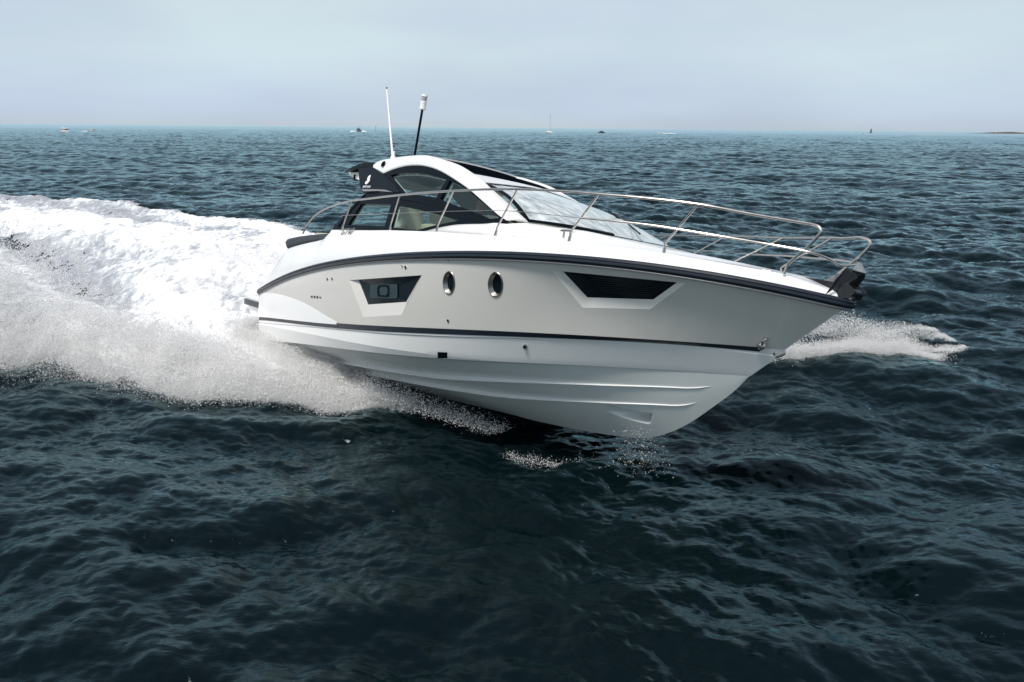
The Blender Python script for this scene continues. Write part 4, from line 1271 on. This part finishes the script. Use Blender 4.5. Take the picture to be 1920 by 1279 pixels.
TF = np.array([[0, 1, 2], [0, 3, 1], [0, 2, 3], [1, 3, 2]])
def drops(name, P, r, label):
    n = len(P)
    qn = RNG.normal(size=(n, 4)); qn /= np.linalg.norm(qn, axis=1)[:, None]; w, x, y, z = qn.T
    Rm = np.stack([1 - 2 * (y * y + z * z), 2 * (x * y - z * w), 2 * (x * z + y * w), 2 * (x * y + z * w), 1 - 2 * (x * x + z * z), 2 * (y * z - x * w), 2 * (x * z - y * w), 2 * (y * z + x * w), 1 - 2 * (x * x + y * y)], 1).reshape(n, 3, 3)
    V = np.einsum('nij,kj->nki', Rm, TET) * (r * 1.35)[:, None, None] + P[:, None, :]
    F = (TF[None] + 4 * np.arange(n)[:, None, None]).reshape(-1, 3)
    me = bpy.data.meshes.new(name)
    me.vertices.add(n * 4); me.vertices.foreach_set('co', V.astype(np.float32).ravel())
    me.loops.add(F.size); me.loops.foreach_set('vertex_index', F.astype(np.int32).ravel())
    me.polygons.add(len(F)); me.polygons.foreach_set('loop_start', np.arange(0, F.size, 3, dtype=np.int32))
    me.update(calc_edges=True)
    return tag(link_mesh(name, me, SPRAY), label, 'spray', kind='stuff')
def rad(n, med=.0065, sg=.45, mx=.024): return np.clip(med * np.exp(RNG.normal(size=n) * sg), .003, mx)

def plume(n, f0, f1, hmul=1.0, puff=.5, wgt=1.0):
    """starboard sheet thrown out and aft by the planing hull"""
    npf = int(n * puff); nc = max(1, npf // 45)
    def base(k):
        f = f0 + (f1 - f0) * RNG.random(k) ** wgt
        es = edge_stb(f) + .28 * TN1.hh(f * .9, 3 + 0 * f) * np.interp(-f, [-4.5, -2, 2], [.2, .6, 1]) + RNG.normal(size=k) * .10; inner = np.maximum(np.where(f > 0, np.interp(f, [0, 3, 4.6], [1.55, 1.35, .95]), 1.0), es - 2.3)
        inner = np.minimum(inner, es - .25)
        u = RNG.beta(2.1, 1.02, k); s = inner + (es - inner) * u
        x, y = unfs(f, s)
        env = np.interp(-f, [-5.2, -4.6, -3.4, -2, -.5, 1, 4, 8, 14], [.08, .14, .19, .24, .34, .66, 1.15, 1.05, .7])
        env = env * (.45 + .55 * np.sin(math.pi * np.clip(u, 0, 1) ** 1.3)) * np.clip(1 + .38 * TN1.hh(x, y), .35, 2.0) * hmul
        z = env * RNG.random(k) ** 1.55
        return f, s, z, env
    f, s, z, e = base(nc)
    rep = np.repeat(np.arange(nc), 45)
    sp = .05 + .10 * RNG.random(nc)
    g = RNG.normal(size=(len(rep), 3)) * sp[rep][:, None]
    lon = RNG.normal(size=len(rep)) * sp[rep] * 1.8
    pf = f[rep] + g[:, 0] - lon * .75; ps = s[rep] + g[:, 1] + lon * .5; pz = np.abs(z[rep] + g[:, 2] - .1 * np.abs(lon))
    f2, s2, z2, _ = base(n - npf)
    f, s, z = np.concatenate([pf, f2]), np.concatenate([ps, s2]), np.concatenate([pz, z2])
    x, y = unfs(f, s)
    r = np.hypot(x, y); h, dx, dy = waves(x, y, r)
    return np.stack([x + dx, y + dy, z + h + wake_height(x, y)], 1)
A = plume(1000000, 4.1, -13.5, wgt=1.25)
# jets: thin streaks torn off the crest of the sheet
nj, nd = 520, 150
jf = 3.6 - 15 * RNG.random(nj) ** 1.1; es = edge_stb(jf); js = es * (.55 + .42 * RNG.random(nj))
jenv = np.interp(-jf, [-3.6, -1, 1, 4, 8, 14], [.18, .32, .65, 1.1, 1.05, .7]) * np.clip(1 + .38 * TN1.hh(*unfs(jf, js)), .4, 1.9)
T_ = RNG.random((nj, nd)) ** .8; L_ = (.35 + .75 * RNG.random(nj)) * np.interp(-jf, [-3, 2], [.5, 1])
pf = jf[:, None] - L_[:, None] * T_ * .85; ps = js[:, None] + L_[:, None] * T_ * (.25 + .45 * RNG.random(nj))[:, None]
pz = jenv[:, None] * (.35 + 2.6 * T_ * (1.05 - T_) * (.6 + .6 * RNG.random(nj))[:, None])
sp = (.010 + .040 * T_)[..., None] * RNG.normal(size=(nj, nd, 3))
x, y = unfs((pf + sp[..., 0]).ravel(), (ps + sp[..., 1]).ravel())
J_ = np.stack([x, y, np.abs(pz.ravel() + sp[..., 2].ravel()) + waves(x, y, np.hypot(x, y))[0] + wake_height(x, y) * .6], 1)
# ragged fringe flying ahead of the sheet over dark water
n = 36000; f = 4.8 - 12 * RNG.random(n) ** 1.3; s = edge_stb(f) + np.abs(RNG.normal(size=n)) * np.interp(-f, [-5, -2, 2, 7], [.12, .3, .55, 1.1]) - .1
x, y = unfs(f, s); B = np.stack([x, y, waves(x, y, np.hypot(x, y))[0] + np.abs(RNG.normal(size=n)) * np.interp(-f, [-5, -1, 5], [.10, .25, .40])], 1)
# first thin fan along the chine, in front of the hull bottom
n = 9000; f = 4.0 + 2.6 * RNG.random(n) ** 1.5; es = np.interp(f, [4.2, 5.2, 6.8], [1.45, 1.15, .75])
s = es + RNG.normal(size=n) * .13; x, y = unfs(f, s)
C_ = np.stack([x, y, waves(x, y, np.hypot(x, y))[0] * .5 + np.abs(RNG.normal(size=n)) * np.interp(f, [4.2, 5.5, 6.8], [.20, .10, .05])], 1)
# mist driven up against the aft half of the hull
n = 150000; f = -.4 + 4.7 * RNG.random(n); s = np.interp(f, [0, 3, 4.4], [1.45, 1.2, .95]) + np.abs(RNG.normal(size=n)) * .38; x, y = unfs(f, s)
D_ = np.stack([x, y, waves(x, y, np.hypot(x, y))[0] + np.interp(f, [-.4, 1, 3, 4.3], [.34, .34, .30, .08]) * RNG.random(n) ** 1.3 * np.clip(1 + .4 * TN1.hh(x, y), .3, 1.7)], 1)
C_ = np.concatenate([C_, D_])
P_ = np.concatenate([A, J_, B, C_])
drops('spray', P_, np.concatenate([rad(len(A), .0034, .5, .014), rad(len(J_), .0042, .55, .016), rad(len(B), .0032, .5, .010), rad(len(C_), .0036, .5, .011)]), 'white spray thrown up along the near side of the planing hull')
# port bow sheet, seen past the stem
n = 260000
u = RNG.random(n) ** 1.25; x = 2.0 + 6.6 * u; hm = np.interp(x, [2, 4.4, 5.5, 7, 8.6], [.95, .95, .62, .28, .04]) * np.clip(1 + .25 * TN1.hh(x * 1.5, 0 * x), .4, 1.6)
v = RNG.random(n); z = hm * v ** 2.5 * (.7 + .6 * RNG.random(n)); y = 13.75 + .14 * (x - 4) + 1.5 * RNG.random(n) ** 1.3 + .25 * z
# dense foot of the sheet
xb = 2.0 + 6.3 * RNG.random(90000) ** 1.2; yb = 13.75 + .10 * RNG.normal(size=90000) + .14 * (xb - 4) + .6 * RNG.random(90000) ** 2; zb = np.abs(RNG.normal(size=90000)) * np.interp(xb, [2, 6, 7.4, 8.3], [.22, .13, .06, .01])
x, y, z, v = np.concatenate([x, xb]), np.concatenate([y, yb]), np.concatenate([z, zb]), np.concatenate([v, 0 * xb])
k = TN1.hh(x * 1.3 + y * .4, z * 4 + y) > -2.1 + 1.5 * v
P_ = np.stack([x, y, z + waves(x, y, np.hypot(x, y))[0]], 1)[k]
drops('spray', P_, rad(len(P_), .0032, .5, .010), 'thin white spray sheet on the far side beyond the bow')
# turbulent water thrown up behind the transom
n = 120000; f = -.4 - 6.5 * RNG.random(n) ** 1.2; s = wake_centre(-f) + RNG.normal(size=n) * np.interp(-f, [0, 3, 8], [1.0, 1.2, 1.4])
x, y = unfs(f, s); hm = np.interp(-f, [0, 2, 5, 8], [.25, .55, .6, .3]) * np.clip(1 + .5 * TN1.hh(x, y), .2, 2)
P_ = np.stack([x, y, wake_height(x, y) + waves(x, y, np.hypot(x, y))[0] + hm * RNG.random(n) ** 2], 1)
drops('spray', P_, rad(len(P_), .0034, .5, .014), 'churned white water tumbling behind the transom')
# drips falling from the thruster scoop and the crest of the small bow ripple
def wpt(P): return P @ BR.T + YPOS
n = 450; c0 = at_y(1197, 798, -.18); P_ = wpt(c0 + RNG.normal(size=(n, 3)) * [.10, .04, .03]); t = RNG.random(n); P_[:, 2] = P_[:, 2] * (1 - t) + .02 * t; P_[:, :2] += RNG.normal(size=(n, 2)) * (.04 + .18 * t[:, None])
n = 1500; tt = RNG.random(n)
px_ = np.stack([np.interp(tt, [0, .5, 1], [945, 1045, 1230]), np.interp(tt, [0, .5, 1], [818, 832, 846])], 1)
dv = np.stack([(px_[:, 0] - 960) / FPX, (px_[:, 1] - 639.5) / FPX, np.ones(n)], 1) @ CAMR
G = dv * (-CAM_H / dv[:, 2])[:, None] + [0, 0, CAM_H]
G[:, :2] += RNG.normal(size=(n, 2)) * .14 * (1 + np.clip(TN1.hh(G[:, 0] * 3, G[:, 1] * 3), -.6, 2))[:, None]; G[:, 2] = waves(G[:, 0], G[:, 1], np.hypot(G[:, 0], G[:, 1]))[0] + np.abs(RNG.normal(size=n)) * .035
P_ = np.concatenate([P_, G])
drops('spray', P_, rad(len(P_), .0028, .5, .007), 'small drips and froth under the forefoot of the hull')

# ------------------------------------------------------------------ distant things along the horizon
def hor_v(u): return 241 + (u - 960) * (16 / 1920)
def spot(u, v=None, dist=None):
    """place on the water seen at pixel u (and v, or at a given distance)"""
    if dist is None: dist = CAM_H * FPX / ((v - hor_v(u)) * math.cos(PITCH) ** 2 * 1.0)
    d = CAMR.T @ np.array([(u - 960) / FPX, (hor_v(u) - 639.5) / FPX, 1.0]); d = d[:2] / np.linalg.norm(d[:2])
    return np.array([d[0] * dist, d[1] * dist, 0.0])
def far_hull(L, W, hgt, draft=.3):
    R = []
    for t in np.linspace(0, 1, 14):
        w = W / 2 * (1 - max(0, (t - .35) / .65) ** 2.4) ; zt = hgt * (1 + .35 * t ** 2); x = (t - .5) * L
        R.append([(x, -w, zt), (x - .02 * L * t, -w * .93, zt * .4), (x - .05 * L * t, -w * .7, -.05), (x - .08 * L * t, 0, -draft), (x - .05 * L * t, w * .7, -.05), (x - .02 * L * t, w * .93, zt * .4), (x, w, zt)])
    mb = MB().grid(np.array(R)); mb.add(R[0], [tuple(range(7))]); mb.grid(np.array([[r[0], r[-1]] for r in R])); return mb
def far_wake(u_parts, label, name='boat_wake'):
    mb = MB()
    for c, L, W, h, ang in u_parts:
        R = []
        for t in np.linspace(0, 1, 16):
            w = W * (.25 + .75 * math.sin(math.pi * min(1, t * .9 + .08))) * (.75 + .5 * random.random()); hh = h * math.sin(math.pi * (t * .9 + .06)) * (.6 + .8 * random.random())
            x = (t - .5) * L
            R.append([(x, -w / 2, -.2), (x, -w / 3, hh * .7), (x, 0, hh), (x, w / 3, hh * .75), (x, w / 2, -.2)])
        A = np.array(R); ca, sa = math.cos(ang), math.sin(ang)
        A[..., 0], A[..., 1] = A[..., 0] * ca - A[..., 1] * sa, A[..., 0] * sa + A[..., 1] * ca
        mb.grid(A + np.array(c))
    return tag(mb.build(name, WHITEP, None, angle=60), label, 'foam', kind='stuff')
def motorboat(p, head, L, label, top='flybridge', hullmat=WHITEP, cat='motorboat'):
    g = empty('motorboat', tuple(p), (0, 0, head)); W, hg = L * .34, L * .15
    far_hull(L, W, hg).build('hull', hullmat, g)
    MB().box((-.02 * L, 0, hg + L * .075), (L * .42, W * .74, L * .15), bev=L * .02).build('cabin', hullmat, g)
    MB().box((.0, 0, hg + L * .095), (L * .44, W * .77, L * .06), bev=L * .01).build('window_band', PORTGL, g)
    if top == 'flybridge':
        MB().box((-.10 * L, 0, hg + L * .185), (L * .34, W * .8, L * .035), bev=L * .01).build('flybridge', hullmat, g)
        for s in (-1, 1): MB().tube(np.array([(-.22 * L, s * W * .3, hg + L * .2), (-.24 * L, s * W * .3, hg + L * .32)]), L * .008, n=6).build('arch_post', hullmat, g)
        MB().box((-.2 * L, 0, hg + L * .325), (L * .2, W * .66, L * .02), bev=L * .005).build('hardtop', hullmat, g)
    return tag(g, label, cat)
HZG = nmat('hazy_dark_paint', (.07, .08, .09), .6, vary=.2)
p = spot(121, 248.4); motorboat(p, math.radians(-38), 6.6, 'small white cabin cruiser near the left end of the horizon')
far_wake([(p + [-2.8, 1.6, 0], 4, 1.0, .35, math.radians(-38))], 'short white wake behind the cabin cruiser on the left')
p = spot(172, 246.5); motorboat(p, math.radians(5), 4.6, 'tiny pale boat just right of the white cabin cruiser', top='')
far_wake([(p + [-3, 0, 0], 9, 1.2, .3, 0.0)], 'thin white wake of the tiny pale boat')
p = spot(672, 248); motorboat(p, math.radians(-92), 8.5, 'grey motorboat heading straight at the camera between two foam wings', hullmat=nmat('grey_paint', (.3, .3, .31), .5, vary=.1))
far_wake([(p + [-4.2, 0, 0], 5.0, 1.2, .8, math.radians(8)), (p + [4.2, 0, 0], 5.0, 1.2, .8, math.radians(172))], 'pair of white bow waves beside the grey motorboat')
p = spot(704, 245.5, 700)
g = empty('marker_buoy', tuple(p)); MB().lathe([(0, -.4), (.55, -.4), (.6, .2), (.3, .6), (0, .62)]).build('float', HZG, g); MB().tube(np.array([(0, 0, .5), (.3, 0, 4.0)]), .10, n=8).build('pole', HZG, g)
MB().box((.3, 0, 4.0), (.5, .5, .6), bev=.1).build('topmark', HZG, g); tag(g, 'thin dark pole buoy left of the white whip antenna', 'buoy')
# sailing yacht, end on
p = spot(1031, 251.5); g = empty('sailboat', tuple(p), (0, 0, math.radians(-62)))
far_hull(9.5, 2.9, 1.0).build('hull', WHITEP, g)
MB().box((-.4, 0, 1.35), (4.2, 1.7, .6), bev=.2).build('cabin', WHITEP, g)
MB().tube(np.array([(.6, 0, 1.2), (.4, 0, 14.4)]), [.13, .085], n=8).build('mast', nmat('spar_grey', (.45, .45, .45), .5, vary=.1), g)
MB().tube(np.array([(.6, 0, 2.5), (-3.4, 0, 2.4)]), .16, n=8).build('boom', CREAM, g)
for e in ((4.6, 0, 1.2), (-4.6, 0, 1.1)): MB().tube(np.array([(.4, 0, 14.3), e]), .02, n=5).build('stay', STEEL, g)
MB().box((-3.6, 0, 1.5), (1.0, 1.4, .9), bev=.2).build('sprayhood', CREAM, g)
tag(g, 'white sailboat with a tall bare mast and no sails up', 'sailboat')
p = spot(1128, 250.9); g = motorboat(p, math.radians(160), 6.2, 'low dark open boat right of the bare masted sailboat', top='', hullmat=HZG)
p = spot(1239, 251.6); motorboat(p, math.radians(172), 5.2, 'white speedboat with its bow lifted, running left', top='').rotation_euler = (0, math.radians(-6), math.radians(172))
far_wake([(p + [9, .5, 0], 13, 1.4, .6, 0.0), (p + [3, .2, 0], 5, 1.3, .7, 0.0)], 'straight white wake trailing right behind the speedboat')
p = spot(1616, 250.6, 1150); motorboat(p, math.radians(20), 5, 'speck of a white boat left of the dark beacon tower', top='')
# beacon tower on its rock
p = spot(1633, dist=1750); g = empty('beacon_tower', tuple(p)); TOWER = nmat('weathered_tower', (.05, .055, .06), .8, vary=.3, vscale=1)
MB().lathe([(0, -1), (3.4, -1), (2.6, .9), (1.7, 1.3), (0, 1.4)], n=12).build('rock_base', TOWER, g)
MB().lathe([(1.5, 1.2), (1.0, 5.2), (1.6, 5.4), (1.6, 5.8), (.9, 5.8), (.9, 7.3), (0, 7.6)], n=16).build('tower', TOWER, g)
MB().lathe([(0, 7.5), (.8, 7.7), (.5, 8.3), (0, 8.6)], n=12).build('topmark', RED, g)
tag(g, 'small dark beacon tower standing on the horizon', 'beacon')
# low rocky island at the right edge
c = spot(1890, dist=2300); tdir = np.array([c[1], -c[0], 0]) / np.linalg.norm(c[:2]); ndir = c / np.linalg.norm(c[:2])
us = np.linspace(-115, 200, 160); vs = np.linspace(-40, 40, 15)
prof = np.interp(us, [-115, -90, -62, -45, -30, -12, 0, 14, 30, 50, 70, 90, 110, 160, 200], [0, .6, 1.3, 2.2, 3.2, 3.6, 4.4, 4.2, 3.0, 1.6, 1.2, 2.4, 2.6, 1.8, 0])
R = np.array([[c + tdir * u + ndir * v + np.array([0, 0, prof[i] * (1 - (v / 40) ** 2) * (.8 + .4 * random.random()) - .35]) for v in vs] for i, u in enumerate(us)])
isl = MB().grid(R).build('island', nmat('island_rock', (.085, .075, .07), .9, vary=.5, vscale=.05), None, angle=40)
tag(isl, 'low dark rocky island at the right end of the horizon', 'island', kind='structure')
c = spot(1748, 252.8); tdir = np.array([c[1], -c[0], 0]) / np.linalg.norm(c[:2]); ndir = c / np.linalg.norm(c[:2])
R = np.array([[c + tdir * u + ndir * (v + u * .5) + np.array([0, 0, .28 * (1 - (v / 2) ** 2) * (.2 + random.random()) - .05]) for v in np.linspace(-2, 2, 5)] for u in np.linspace(-24, 24, 70)])
tag(MB().grid(R).build('sandbar', nmat('pale_sand', (.42, .38, .32), .9, vary=.3, vscale=.3), None), 'thin pale sandbar line awash below the horizon', 'sandbar', kind='structure')
